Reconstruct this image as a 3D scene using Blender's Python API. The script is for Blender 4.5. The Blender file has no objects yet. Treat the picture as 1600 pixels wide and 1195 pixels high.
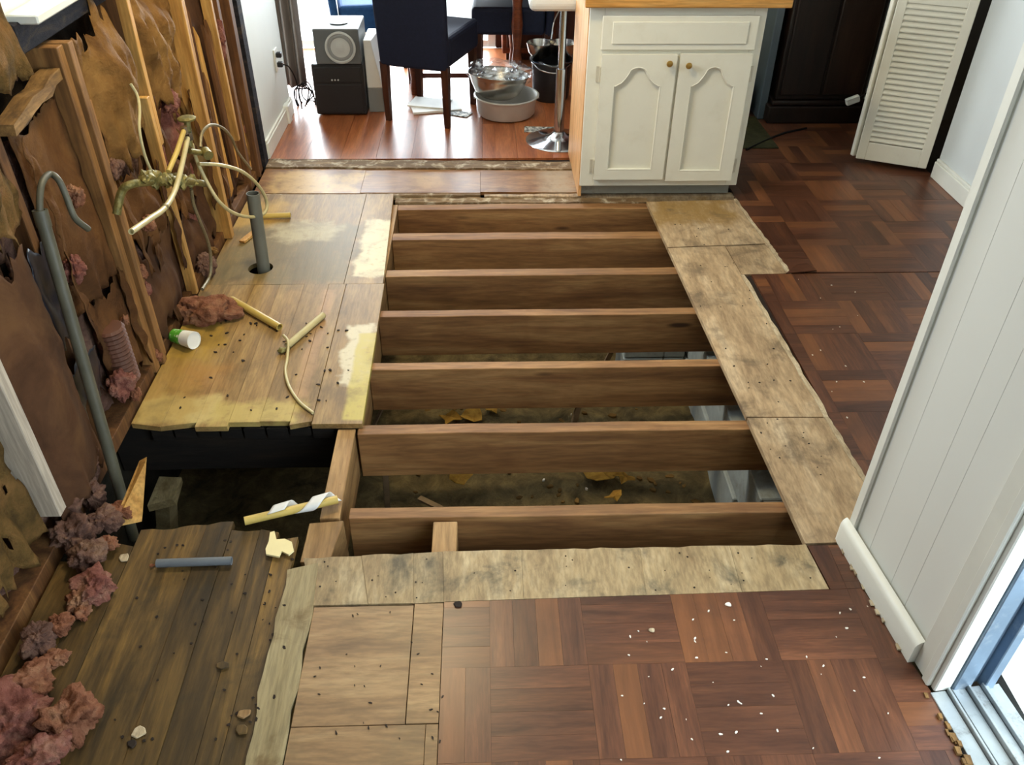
import bpy, bmesh, math, random
from mathutils import Vector, Matrix, noise as mnoise

random.seed(7)
scene = bpy.context.scene
COL = scene.collection

# ------------------------------------------------------------------ camera
CAM_H = 1.75
FPX = 1298.0
PITCH, YAW, ROLL = math.radians(37.105), math.radians(2.19), math.radians(0.603)
_f = Vector((math.sin(YAW)*math.cos(PITCH), math.cos(YAW)*math.cos(PITCH), -math.sin(PITCH)))
_r = Vector((math.cos(YAW), -math.sin(YAW), 0))
_u = _r.cross(_f)
R_ = math.cos(ROLL)*_r + math.sin(ROLL)*_u
U_ = -math.sin(ROLL)*_r + math.cos(ROLL)*_u
cd = bpy.data.cameras.new('camera')
cam = bpy.data.objects.new('camera', cd)
COL.objects.link(cam)
cd.sensor_width = 36.0
cd.lens = FPX/1600*36.0
cd.clip_start = 0.02
m = Matrix((R_, U_, -_f)).transposed().to_4x4()
m.translation = (0, 0, CAM_H)
cam.matrix_world = m
scene.camera = cam

# ------------------------------------------------------------------ world, lights, exposure
scene.view_settings.view_transform = 'Standard'
scene.view_settings.look = 'None'
scene.view_settings.gamma = 1.0
scene.view_settings.use_curve_mapping = False
scene.view_settings.exposure = 0.35
scene.cycles.use_denoising = True
scene.cycles.max_bounces = 8
scene.cycles.diffuse_bounces = 5
scene.cycles.sample_clamp_indirect = 8.0

world = bpy.data.worlds.new('sky')
scene.world = world
world.use_nodes = True
bg = world.node_tree.nodes['Background']
bg.inputs['Color'].default_value = (0.80, 0.92, 1.0, 1)
bg.inputs['Strength'].default_value = 4.0

def area_light(name, loc, target, sx, sy, watts, color):
    l = bpy.data.lights.new(name, 'AREA')
    l.shape = 'RECTANGLE'; l.size = sx; l.size_y = sy
    l.energy = watts; l.color = color
    o = bpy.data.objects.new(name, l); COL.objects.link(o)
    o.location = loc
    d = Vector(target) - Vector(loc)
    o.rotation_euler = d.to_track_quat('-Z', 'Y').to_euler()
    return o
# daylight outside the far glass door, the side door and the kitchen window; a warm ceiling lamp
area_light('daylight_far_door', (-0.55, 6.95, 1.25), (-0.15, 4.0, 0.2), 2.2, 2.2, 380, (0.86, 0.95, 1.0))
area_light('daylight_side_door', (1.75, 0.1, 1.35), (0.2, 1.2, 0.1), 1.6, 2.0, 60, (0.80, 0.92, 1.0))
area_light('daylight_kitchen_window', (-1.75, 2.8, 1.85), (0.3, 2.5, 0.5), 1.2, 0.9, 55, (0.80, 0.90, 1.0))
pl = bpy.data.lights.new('ceiling_lamp_light', 'AREA')
pl.shape = 'DISK'; pl.size = 0.35; pl.energy = 26; pl.color = (1.0, 0.80, 0.46)
plo = bpy.data.objects.new('ceiling_lamp_light', pl); COL.objects.link(plo)
plo.location = (-0.35, 2.9, 2.36)

# ------------------------------------------------------------------ pixel measurements -> world (used once, to take sizes off the photo)
def _ray(x, y):
    return R_*((x-800)/FPX) + U_*(-(y-597.5)/FPX) + _f
def F(x, y, z=0.0):
    d = _ray(x, y); t = (z-CAM_H)/d.z
    return Vector((0, 0, CAM_H)) + d*t
def WX(x, y, X=-1.16):
    d = _ray(x, y); return Vector((0, 0, CAM_H)) + d*(X/d.x)
def DY(x, y, Y):
    d = _ray(x, y); return Vector((0, 0, CAM_H)) + d*(Y/d.y)

# ------------------------------------------------------------------ materials
def lin(c):
    o = []
    for v in c:
        v = v/255.0
        o.append(v/12.92 if v <= 0.04045 else ((v+0.055)/1.055)**2.4)
    return (o[0], o[1], o[2], 1)

class NT:
    def __init__(s, name):
        s.mat = bpy.data.materials.new(name); s.mat.use_nodes = True
        s.t = s.mat.node_tree; s.b = s.t.nodes['Principled BSDF']
    def n(s, typ, ins=None, **props):
        nd = s.t.nodes.new(typ)
        for k, v in props.items(): setattr(nd, k, v)
        for k, v in (ins or {}).items():
            if hasattr(v, 'is_linked') and hasattr(v, 'node'): s.t.links.new(v, nd.inputs[k])
            else: nd.inputs[k].default_value = v
        return nd
    def math(s, op, a, b=0.0, clamp=False):
        return s.n('ShaderNodeMath', {0: a, 1: b}, operation=op, use_clamp=clamp).outputs[0]
    def vmath(s, op, a, b):
        return s.n('ShaderNodeVectorMath', {0: a, 1: b}, operation=op).outputs[0]
    def mix(s, fac, a, b, blend='MIX'):
        nd = s.n('ShaderNodeMix', None, data_type='RGBA', blend_type=blend)
        for i, v in ((0, fac), (6, a), (7, b)):
            if hasattr(v, 'node'): s.t.links.new(v, nd.inputs[i])
            else: nd.inputs[i].default_value = v
        return nd.outputs[2]
    def ramp(s, fac, stops):
        nd = s.n('ShaderNodeValToRGB', {0: fac})
        e = nd.color_ramp.elements
        while len(e) < len(stops): e.new(0.5)
        for i, (p, c) in enumerate(stops):
            e[i].position = p; e[i].color = c if len(c) == 4 else lin(c)
        return nd.outputs[0]
    def rng(s, v, a, b, c=0.0, d=1.0):
        return s.n('ShaderNodeMapRange', {0: v, 1: a, 2: b, 3: c, 4: d}, interpolation_type='SMOOTHSTEP').outputs[0]
    def noise(s, vec, scale, detail=4, rough=0.55, dist=0.0):
        return s.n('ShaderNodeTexNoise', {'Vector': vec, 'Scale': scale, 'Detail': detail, 'Roughness': rough, 'Distortion': dist}).outputs[0]
    def pos(s): return s.n('ShaderNodeNewGeometry').outputs['Position']
    def obj(s): return s.n('ShaderNodeTexCoord').outputs['Object']
    def rand(s): return s.n('ShaderNodeObjectInfo').outputs['Random']
    def set(s, **kw):
        for k, v in kw.items():
            inp = s.b.inputs[k]
            if hasattr(v, 'node'): s.t.links.new(v, inp)
            else: inp.default_value = v
    def bump(s, h, strength=0.3, dist=0.01):
        nd = s.n('ShaderNodeBump', {'Height': h, 'Strength': strength, 'Distance': dist})
        s.t.links.new(nd.outputs[0], s.b.inputs['Normal'])

def wood(name, cols, axis='y', scale=5.0, stretch=14.0, rough=0.6, rnd=0.25, stain=None, patches=(), knots=0.0, bump=0.25, island=False, spec=0.35, holes=0.0, accent=None):
    k = NT(name)
    r = k.rand()
    if island:
        r2 = k.n('ShaderNodeNewGeometry').outputs['Random Per Island']
        r = k.math('FRACT', k.math('ADD', r, r2))
    off = k.n('ShaderNodeCombineXYZ', {0: k.math('MULTIPLY', r, 37.0), 1: k.math('MULTIPLY', r, 91.0), 2: k.math('MULTIPLY', r, 53.0)}).outputs[0]
    v = k.vmath('ADD', k.obj(), off)
    sc = {'x': (1/stretch, 1, 1), 'y': (1, 1/stretch, 1), 'z': (1, 1, 1/stretch)}[axis]
    v = k.vmath('MULTIPLY', v, sc)
    g = k.noise(v, scale*6, 6, 0.62, 0.6)
    g2 = k.noise(v, scale*40, 3, 0.6)
    c = k.ramp(g, [(0.28, cols[0]), (0.5, cols[1]), (0.74, cols[2])])
    fine = k.rng(g2, 0.3, 0.7, 0.78, 1.12)
    c = k.mix(1.0, c, k.n('ShaderNodeCombineColor', {0: fine, 1: fine, 2: fine}).outputs[0], 'MULTIPLY')
    br = k.rng(r, 0.0, 1.0, 1-rnd, 1+rnd*0.6)
    c = k.mix(1.0, c, k.n('ShaderNodeCombineColor', {0: br, 1: br, 2: br}).outputs[0], 'MULTIPLY')
    if accent:
        r3 = k.math('FRACT', k.math('MULTIPLY', r, 7.31))
        c = k.mix(k.rng(r3, accent[1], accent[1]+.12, 0, accent[2]), c, k.ramp(g, [(.3, accent[0]), (.75, tuple(min(255, q*1.28) for q in accent[0]))]))
    P = k.pos()
    wob = k.noise(P, 9.0, 4)
    for (x0, x1, y0, y1, pc, st, soft, nz) in patches:
        sep = k.n('ShaderNodeSeparateXYZ', {0: P})
        dx = k.math('MULTIPLY', k.math('SUBTRACT', wob, 0.5), nz)
        xx = k.math('ADD', sep.outputs[0], dx); yy = k.math('ADD', sep.outputs[1], dx)
        mk = k.math('MULTIPLY', k.math('MULTIPLY', k.rng(xx, x0-soft, x0+soft), k.rng(xx, x1-soft, x1+soft, 1, 0)),
                    k.math('MULTIPLY', k.rng(yy, y0-soft, y0+soft), k.rng(yy, y1-soft, y1+soft, 1, 0)))
        mk = k.math('MULTIPLY', mk, k.rng(k.noise(P, 40.0, 5), 0.25, 0.5, st*0.55, st))
        c = k.mix(mk, c, lin(pc))
    if stain:
        amt, ss, scol = stain
        n1 = k.noise(P, ss, 6, 0.65, 0.4)
        c = k.mix(k.rng(n1, 0.48, 0.70, 0.0, amt), c, lin(scol))
    if knots:
        vo = k.n('ShaderNodeTexVoronoi', {'Vector': k.vmath('MULTIPLY', k.vmath('ADD', k.obj(), off), {'x': (2.2, 9, 9), 'y': (9, 2.2, 9), 'z': (9, 9, 2.2)}[axis]), 'Scale': 0.9})
        c = k.mix(k.rng(vo.outputs['Distance'], 0.05, 0.13, knots, 0.0), c, lin((48, 24, 12)))
    if holes:
        vo = k.n('ShaderNodeTexVoronoi', {'Vector': P, 'Scale': 22.0})
        c = k.mix(k.rng(vo.outputs['Distance'], 0.05, 0.11, holes, 0.0), c, lin((30, 20, 12)))
    k.set(**{'Base Color': c, 'Roughness': rough, 'Specular IOR Level': spec})
    if bump: k.bump(k.math('ADD', g, k.math('MULTIPLY', g2, 0.4)), bump, 0.004)
    return k.mat

def plain(name, col, rough=0.5, metal=0.0, var=0.12, nscale=12.0, bump=0.0, dirt=None, spec=0.5, trans=0.0, alpha=1.0, coords='pos'):
    k = NT(name)
    v = k.pos() if coords == 'pos' else k.obj()
    n1 = k.noise(v, nscale, 5, 0.6)
    a = lin(col)
    lo = tuple(x*(1-var) for x in a[:3])+(1,); hi = tuple(min(1, x*(1+var)) for x in a[:3])+(1,)
    c = k.ramp(n1, [(0.3, lo), (0.7, hi)])
    if dirt:
        c = k.mix(k.rng(k.noise(v, dirt[1], 6, 0.7), 0.5, 0.72, 0, dirt[0]), c, lin(dirt[2]))
    k.set(**{'Base Color': c, 'Roughness': rough, 'Metallic': metal, 'Specular IOR Level': spec, 'Transmission Weight': trans, 'Alpha': alpha})
    if bump: k.bump(k.noise(v, nscale*3, 4), bump, 0.01)
    return k.mat

def blotch(name, stops, scale=6.0, rough=0.9, bump=0.5, detail=6, dist=0.5, spec=0.1, bd=0.02, stretch=(1, 1, 1)):
    k = NT(name)
    P = k.vmath('MULTIPLY', k.pos(), stretch)
    n1 = k.noise(P, scale, detail, 0.65, dist)
    c = k.ramp(n1, stops)
    k.set(**{'Base Color': c, 'Roughness': rough, 'Specular IOR Level': spec})
    k.bump(k.noise(P, scale*4, 6, 0.7), bump, bd)
    return k.mat

# ------------------------------------------------------------------ mesh builder
class MB:
    def __init__(s): s.v = []; s.f = []
    def add(s, vs, fs):
        o = len(s.v); s.v += [Vector(p) for p in vs]; s.f += [tuple(i+o for i in q) for q in fs]; return s
    def box(s, x0, x1, y0, y1, z0, z1):
        return s.add([(x0,y0,z0),(x1,y0,z0),(x1,y1,z0),(x0,y1,z0),(x0,y0,z1),(x1,y0,z1),(x1,y1,z1),(x0,y1,z1)],
                     [(0,3,2,1),(4,5,6,7),(0,1,5,4),(1,2,6,5),(2,3,7,6),(3,0,4,7)])
    def prism(s, poly, z0, z1):
        n = len(poly)
        a = sum(poly[i][0]*poly[(i+1) % n][1]-poly[(i+1) % n][0]*poly[i][1] for i in range(n))
        if a < 0: poly = list(poly)[::-1]
        vs = [(p[0], p[1], z0) for p in poly]+[(p[0], p[1], z1) for p in poly]
        fs = [tuple(range(n))[::-1], tuple(range(n, 2*n))]+[(i, (i+1) % n, n+(i+1) % n, n+i) for i in range(n)]
        return s.add(vs, fs)
    def extrude(s, poly3, vec):
        n = len(poly3); vec = Vector(vec)
        vs = [Vector(p) for p in poly3]+[Vector(p)+vec for p in poly3]
        fs = [tuple(range(n))[::-1], tuple(range(n, 2*n))]+[(i, (i+1) % n, n+(i+1) % n, n+i) for i in range(n)]
        return s.add(vs, fs)
    def bar(s, p, q, w, h, up=(0, 0, 1)):
        p = Vector(p); q = Vector(q); d = (q-p).normalized(); u = Vector(up)
        a = d.cross(u)
        if a.length < 1e-4: a = d.cross(Vector((1, 0, 0)))
        a.normalize(); b = a.cross(d).normalized()
        c = [p+a*i*w/2+b*j*h/2 for i, j in ((-1,-1),(1,-1),(1,1),(-1,1))]
        return s.extrude(c, q-p)
    def tube(s, pts, r, n=10, cap=True, hollow=0.0):
        pts = [Vector(p) for p in pts]; rs = r if isinstance(r, (list, tuple)) else [r]*len(pts)
        rings = []; prev = None
        for i, p in enumerate(pts):
            d = ((pts[i+1]-p) if i == 0 else (p-pts[i-1]) if i == len(pts)-1 else (pts[i+1]-pts[i-1])).normalized()
            if prev is None:
                a = d.orthogonal().normalized()
            else:
                a = (prev-d*prev.dot(d)).normalized()
            prev = a; b = d.cross(a)
            rings.append([p+(a*math.cos(2*math.pi*k/n)+b*math.sin(2*math.pi*k/n))*rs[i] for k in range(n)])
        vs = [v for g in rings for v in g]; fs = []
        for i in range(len(rings)-1):
            for k in range(n):
                fs.append((i*n+k, i*n+(k+1) % n, (i+1)*n+(k+1) % n, (i+1)*n+k))
        if cap and not hollow:
            fs.append(tuple(range(n))[::-1]); fs.append(tuple((len(rings)-1)*n+k for k in range(n)))
        s.add(vs, fs)
        if hollow:
            o = len(s.v)-len(vs)
            for ri, flip in ((0, False), (len(rings)-1, True)):
                c = pts[ri]; d = (pts[1]-pts[0]).normalized() if ri == 0 else (pts[-2]-pts[-1]).normalized()
                b0 = len(s.v)
                inner = [c+(v-c)*hollow for v in rings[ri]]; deep = [q+d*min(rs[ri]*4, (pts[1]-pts[0]).length*.6) for q in inner]
                s.v += inner+deep
                for k in range(n):
                    k2 = (k+1) % n
                    A = [(o+ri*n+k, o+ri*n+k2, b0+k2, b0+k), (b0+k, b0+k2, b0+n+k2, b0+n+k)]
                    s.f += [q[::-1] if not flip else q for q in A]
                s.f.append(tuple(b0+n+k for k in range(n)))
        return s
    def lathe(s, prof, c, n=28, axis='z', sx=1.0):
        c = Vector(c); vs = []; fs = []
        for (r, z) in prof:
            for k in range(n):
                t = 2*math.pi*k/n
                p = (r*math.cos(t)*sx, r*math.sin(t), z)
                if axis == 'y': p = (p[0], z, p[1])
                if axis == 'x': p = (z, p[0], p[1])
                vs.append(c+Vector(p))
        for i in range(len(prof)-1):
            for k in range(n): fs.append((i*n+k, i*n+(k+1) % n, (i+1)*n+(k+1) % n, (i+1)*n+k))
        fs.append(tuple(range(n))[::-1]); fs.append(tuple((len(prof)-1)*n+k for k in range(n)))
        return s.add(vs, fs)
    def grid(s, fn, nu, nv, keep=None):
        o = len(s.v)
        for j in range(nv+1):
            for i in range(nu+1): s.v.append(Vector(fn(i/nu, j/nv)))
        for j in range(nv):
            for i in range(nu):
                if keep and not keep((i+.5)/nu, (j+.5)/nv): continue
                a = o+j*(nu+1)+i; s.f.append((a, a+1, a+nu+2, a+nu+1))
        return s
    def blob(s, c, rad, sub=3, amp=0.35, fr=9.0, seed=0):
        bm = bmesh.new(); bmesh.ops.create_icosphere(bm, subdivisions=sub, radius=1.0)
        c = Vector(c); rad = Vector(rad); sd = Vector((seed*3.1, seed*1.7, seed*5.3))
        bm.verts.ensure_lookup_table()
        vs = []
        for v in bm.verts:
            d = v.co.normalized(); p = Vector((d.x*rad.x, d.y*rad.y, d.z*rad.z))
            q = 1+amp*mnoise.fractal(p*fr+sd, 0.7, 2.1, 4)*1.0+0.24*amp*mnoise.fractal(p*fr*4+sd, .5, 2.2, 4)
            vs.append(c+p*q)
        fs = [tuple(v.index for v in f.verts) for f in bm.faces]; bm.free()
        return s.add(vs, fs)
    def build(s, name, mat, parent=None, smooth=False, bevel=0.0, solid=0.0, label=None, cat=None, group=None, kind=None, seg=1, fixn=True):
        lo = Vector([min(v[i] for v in s.v) for i in range(3)]); hi = Vector([max(v[i] for v in s.v) for i in range(3)])
        org = Vector(((lo.x+hi.x)/2, (lo.y+hi.y)/2, lo.z))
        me = bpy.data.meshes.new(name)
        me.from_pydata([v-org for v in s.v], [], s.f)
        if fixn:
            bm = bmesh.new(); bm.from_mesh(me); bmesh.ops.recalc_face_normals(bm, faces=bm.faces); bm.to_mesh(me); bm.free()
        if smooth:
            for p in me.polygons: p.use_smooth = True
            if smooth != 'all': 
                try: me.set_sharp_from_angle(angle=math.radians(40))
                except Exception: pass
        me.materials.append(mat)
        o = bpy.data.objects.new(name, me); COL.objects.link(o)
        o.location = org
        if parent is not None:
            o.parent = parent; o.location = org-WORLD[parent.name]
        WORLD[o.name] = org
        if bevel:
            b = o.modifiers.new('bevel', 'BEVEL'); b.width = bevel; b.segments = seg; b.limit_method = 'ANGLE'
        if solid:
            b = o.modifiers.new('solid', 'SOLIDIFY'); b.thickness = solid; b.offset = 0
        tag(o, label, cat, group, kind)
        return o
WORLD = {}
def tag(o, label=None, cat=None, group=None, kind=None):
    if label: o['label'] = label
    if cat: o['category'] = cat
    if group: o['group'] = group
    if kind: o['kind'] = kind
def thing(name, loc, label=None, cat=None, group=None, kind=None):
    o = bpy.data.objects.new(name, None); COL.objects.link(o); o.location = loc
    o.empty_display_size = 0.1
    WORLD[o.name] = Vector(loc)
    tag(o, label, cat, group, kind); return o
def bezier(pts, n=10):
    """Catmull-Rom through points"""
    pts = [Vector(p) for p in pts]; out = []
    P = [pts[0]*2-pts[1]]+pts+[pts[-1]*2-pts[-2]]
    for i in range(1, len(P)-2):
        for k in range(n):
            t = k/n
            a, b, c, d = P[i-1], P[i], P[i+1], P[i+2]
            out.append(0.5*((2*b)+(c-a)*t+(2*a-5*b+4*c-d)*t*t+(3*b-a-3*c+d)*t**3))
    out.append(pts[-1]); return out
def clip_convex(poly, region):
    """Sutherland-Hodgman, region counter-clockwise convex"""
    out = [tuple(p) for p in poly]
    n = len(region)
    for i in range(n):
        ax, ay = region[i]; bx, by = region[(i+1) % n]
        inp = out; out = []
        if not inp: break
        side = lambda p: (bx-ax)*(p[1]-ay)-(by-ay)*(p[0]-ax)
        for j in range(len(inp)):
            p, q = inp[j], inp[(j+1) % len(inp)]
            sp, sq = side(p), side(q)
            if sp >= 0: out.append(p)
            if (sp >= 0) != (sq >= 0):
                t = sp/(sp-sq); out.append((p[0]+(q[0]-p[0])*t, p[1]+(q[1]-p[1])*t))
    return out
def ccw(poly):
    n = len(poly)
    a = sum(poly[i][0]*poly[(i+1) % n][1]-poly[(i+1) % n][0]*poly[i][1] for i in range(n))
    return poly if a > 0 else poly[::-1]
def area(poly):
    n = len(poly)
    return abs(sum(poly[i][0]*poly[(i+1) % n][1]-poly[(i+1) % n][0]*poly[i][1] for i in range(n)))/2
# ------------------------------------------------------------------ shared materials
M = {}
M['parquet'] = wood('parquet_wood', [(66,38,26), (88,53,36), (112,70,46)], 'x', 4, 9, rough=0.34, rnd=0.22, island=True, stain=(0.45, 2.2, (66,42,33)), bump=0.06, spec=0.5, accent=((114,72,42), .70, .55))
M['dining'] = wood('dining_laminate', [(112,60,32), (146,84,48), (172,110,68)], 'y', 3, 10, rough=0.3, rnd=0.25, bump=0.03, spec=0.55)
M['underlay'] = plain('dark_underlay', (38,26,18), 0.9, var=0.3)
pa = []
def patch(px0, py0, px1, py1, col, st=0.85, soft=0.012, nz=0.05):
    a = F(px0, py0); b = F(px1, py1)
    pa.append((min(a.x, b.x), max(a.x, b.x), min(a.y, b.y), max(a.y, b.y), col, st, soft, nz))
patch(376, 352, 545, 442, (112,100,66), 0.75, 0.05, 0.25)      # greyed back sheet
patch(573, 342, 606, 432, (220,208,170), 0.8, 0.014, 0.10)    # pale cream strip
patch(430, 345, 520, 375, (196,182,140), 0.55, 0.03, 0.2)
patch(548, 505, 566, 600, (210,202,174), 0.8, 0.014, 0.12)  # white gleam painted into the board colour
patch(562, 520, 582, 655, (186,170,84), 0.85, 0.008, 0.03)
patch(505, 452, 480, 620, (184,144,104), 0.5, 0.012, 0.05)
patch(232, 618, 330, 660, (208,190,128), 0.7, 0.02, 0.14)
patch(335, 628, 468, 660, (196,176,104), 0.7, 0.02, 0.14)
patch(215, 560, 300, 662, (168,134,58), 0.55, 0.05, 0.25)
patch(255, 500, 335, 560, (176,142,54), 0.7, 0.03, 0.2)
patch(280, 570, 345, 612, (176,120,66), 0.35, 0.05, 0.2)
patch(350, 315, 430, 352, (196,156,70), 0.5, 0.04, 0.2)
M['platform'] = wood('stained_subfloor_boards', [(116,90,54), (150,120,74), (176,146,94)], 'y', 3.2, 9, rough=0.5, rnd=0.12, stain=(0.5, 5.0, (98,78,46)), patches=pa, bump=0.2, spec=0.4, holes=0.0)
pa = []
patch(430, 268, 560, 300, (196,160,92), 0.7, 0.05, 0.3)
patch(640, 270, 700, 290, (188,150,92), 0.6, 0.06, 0.2)
patch(840, 262, 900, 300, (170,160,140), 0.6, 0.05, 0.1)
M['transition'] = wood('stained_plywood', [(104,68,40), (138,98,60), (162,124,82)], 'x', 3.2, 7, rough=0.42, rnd=0.06, stain=(0.65, 4.0, (84,48,26)), patches=pa, bump=0.12)
pa = []
patch(1012, 312, 1150, 348, (140,108,52), 0.8, 0.04, 0.25)
M['plyright'] = wood('weathered_plywood', [(136,112,84), (174,148,114), (198,176,144)], 'y', 2.6, 5, rough=0.62, rnd=0.08, stain=(0.7, 6.5, (88,74,58)), patches=pa, bump=0.15)
M['plyfront'] = wood('weathered_front_plywood', [(126,104,74), (158,136,100), (184,166,132)], 'y', 2.6, 4, rough=0.6, rnd=0.15, stain=(0.85, 6.5, (70,66,54)), bump=0.2)
M['plyclean'] = wood('smooth_plywood', [(108,80,52), (140,108,72), (166,136,96)], 'x', 2.6, 6, rough=0.45, rnd=0.08, stain=(0.45, 4.0, (94,80,54)), bump=0.12, spec=0.45)
M['palestrip'] = wood('pale_painted_wood', [(120,104,70), (150,134,98), (166,152,116)], 'y', 3, 10, rough=0.6, rnd=0.05, stain=(0.7, 9.0, (96,72,38)), bump=0.3)
M['darkplank'] = wood('rotten_dark_boards', [(44,34,16), (82,62,30), (128,98,48)], 'y', 3.0, 9, rough=0.62, rnd=0.3, stain=(0.85, 3.6, (38,33,20)), bump=0.35)
M['joist'] = wood('pine_joist', [(100,68,40), (138,99,60), (172,133,86)], 'x', 2.4, 10, rough=0.62, rnd=0.15, stain=(0.3, 3.5, (104,62,36)), knots=0.9, bump=0.2)
M['joisty'] = wood('pine_beam', [(108,78,46), (150,116,74), (180,146,100)], 'y', 2.4, 10, rough=0.62, rnd=0.12, stain=(0.4, 5.0, (86,58,34)), bump=0.2, holes=0.5)
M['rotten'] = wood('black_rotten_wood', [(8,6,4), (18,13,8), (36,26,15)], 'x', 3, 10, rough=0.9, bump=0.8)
M['chip'] = plain('white_paint_chip', (225,218,205), 0.7)
M['debris'] = plain('dark_debris', (34,22,12), 0.9, var=0.4)
M['thresh'] = wood('old_threshold_wood', [(82,62,40), (118,94,64), (150,126,92)], 'x', 6, 8, rough=0.75, rnd=0.1, stain=(0.9, 16, (196,184,160)))
M['edgepale'] = wood('pale_splintered_edge', [(150,130,100), (186,168,138), (206,192,165)], 'y', 6, 6, rough=0.8, rnd=0.1, stain=(0.6, 14, (110,90,64)))
M['whitewall'] = plain('white_painted_wall', (214,218,214), 0.55, var=0.03, nscale=3, bump=0.05)
M['bluewall'] = plain('pale_blue_white_wall', (206,212,212), 0.6, var=0.03, nscale=3, bump=0.04)
M['trimwhite'] = plain('white_trim_paint', (220,221,212), 0.4, var=0.04, nscale=8)
M['ceiling'] = plain('ceiling_paint', (226,222,212), 0.8, var=0.03)
M['darkpanel'] = wood('dark_red_panelling', [(40,16,10), (62,26,16), (80,36,22)], 'z', 4, 12, rough=0.35, rnd=0.2)
M['sheath'] = blotch('blackened_sheathing', [(0.3, (16,14,13)), (0.55, (38,30,22)), (0.8, (70,52,30))], 5, 0.9, 0.4)
M['dirt'] = blotch('crawlspace_dirt', [(0.3, (62,54,38)), (0.5, (96,84,58)), (0.72, (130,114,78))], 11, 0.95, 0.8)
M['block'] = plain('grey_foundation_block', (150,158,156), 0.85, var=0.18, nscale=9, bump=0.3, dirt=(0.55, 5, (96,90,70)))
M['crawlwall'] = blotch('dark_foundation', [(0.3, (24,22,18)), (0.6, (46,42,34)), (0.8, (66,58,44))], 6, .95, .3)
M['mortar'] = plain('mortar', (104,104,98), 0.9, var=0.2, nscale=20)

# ------------------------------------------------------------------ floor
def P2(px, py): v = F(px, py); return (v.x, v.y)
XW = 2.36
R1 = ccw([P2(1150,309), P2(1232,426), (XW, 3.06), (XW, 5.3), (1.24, 5.3)])
R2 = ccw([P2(1160,428.5), P2(1359,765), (1.1455, 1.64), (XW, 1.64), (XW, 3.055)])
R3 = ccw([P2(694,940.5), P2(1347,919), (1.035, 1.09), (1.02, 0.55), P2(694,937)[0:1]+(0.55,)])
R4 = ccw([P2(1262,852), P2(1324,851), P2(1346,918.6), P2(1298,920.2)])
mb = MB()
for rg in (R1, R2, R3, R4): mb.prism(rg, -0.03, -0.010)
floor = mb.build('floor', M['underlay'], kind='structure', label='torn up wooden floor with parquet, plywood and an open hole', )

# parquet: basket weave of four strips to a square, cut to the room
TS, NS = 0.236, 4
SW = TS/NS
strip_me = None
full, cut = [], []
for ri, rg in enumerate((R1, R2, R3, R4)):
    xs = [p[0] for p in rg]; ys = [p[1] for p in rg]
    i0 = int(math.floor(min(xs)/TS)); i1 = int(math.ceil(max(xs)/TS))
    j0 = int(math.floor(min(ys)/TS)); j1 = int(math.ceil(max(ys)/TS))
    for i in range(i0, i1):
        for j in range(j0, j1):
            for k in range(NS):
                g = 0.0002
                if (i+j) % 2 == 0:
                    q = [(i*TS+g, j*TS+k*SW+g), ((i+1)*TS-g, j*TS+k*SW+g), ((i+1)*TS-g, j*TS+(k+1)*SW-g), (i*TS+g, j*TS+(k+1)*SW-g)]; rot = 0
                else:
                    q = [(i*TS+k*SW+g, j*TS+g), (i*TS+(k+1)*SW-g, j*TS+g), (i*TS+(k+1)*SW-g, (j+1)*TS-g), (i*TS+k*SW+g, (j+1)*TS-g)]; rot = 1
                c = clip_convex(q, rg)
                if len(c) < 3 or area(c) < 0.0004: continue
                cy = sum(p[1] for p in c)/len(c); cx = sum(p[0] for p in c)/len(c)
                cut.append((cy+0.25*abs(cx), rot, c, area(c) > area(q)*0.995, (i, j, k)))
cut.sort(key=lambda t: t[0])
sm = MB().box(-TS/2+.0002, TS/2-.0002, -SW/2+.0002, SW/2-.0002, -0.010, 0)
rest = MB(); rest_rot = MB()
for idx, (d, rot, c, isfull, key) in enumerate(cut):
    dz = random.uniform(-0.0003, 0.0003)
    if idx < 300:
        cx = sum(p[0] for p in c)/len(c); cy = sum(p[1] for p in c)/len(c)
        if isfull:
            if strip_me is None:
                strip_me = bpy.data.meshes.new('parquet_strip'); strip_me.from_pydata(sm.v, [], sm.f); strip_me.materials.append(M['parquet'])
            o = bpy.data.objects.new('parquet_strip', strip_me)
        else:
            # local frame: length along local x
            loc = [((p[0]-cx), (p[1]-cy)) for p in c]
            if rot: loc = [(y, -x) for x, y in loc]
            t = MB().prism(loc, -0.010, 0)
            me = bpy.data.meshes.new('parquet_strip'); me.from_pydata(t.v, [], t.f); me.materials.append(M['parquet'])
            o = bpy.data.objects.new('parquet_strip', me)
        COL.objects.link(o); o.parent = floor
        o.location = Vector((cx, cy, dz))-WORLD['floor']
        if rot: o.rotation_euler.z = math.pi/2
    else:
        (rest_rot if rot else rest).prism(c, -0.010, dz)
if rest.v: rest.build('parquet_field', M['parquet'], floor, kind='stuff', fixn=False)
M['parquet_y'] = wood('parquet_wood_across', [(66,38,26), (88,53,36), (112,70,46)], 'y', 4, 9, rough=0.34, rnd=0.22, island=True, stain=(0.45, 2.2, (66,42,33)), bump=0.06, spec=0.5, accent=((114,72,42), .70, .55))
if rest_rot.v: rest_rot.build('parquet_field', M['parquet_y'], floor, kind='stuff', fixn=False)

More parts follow.
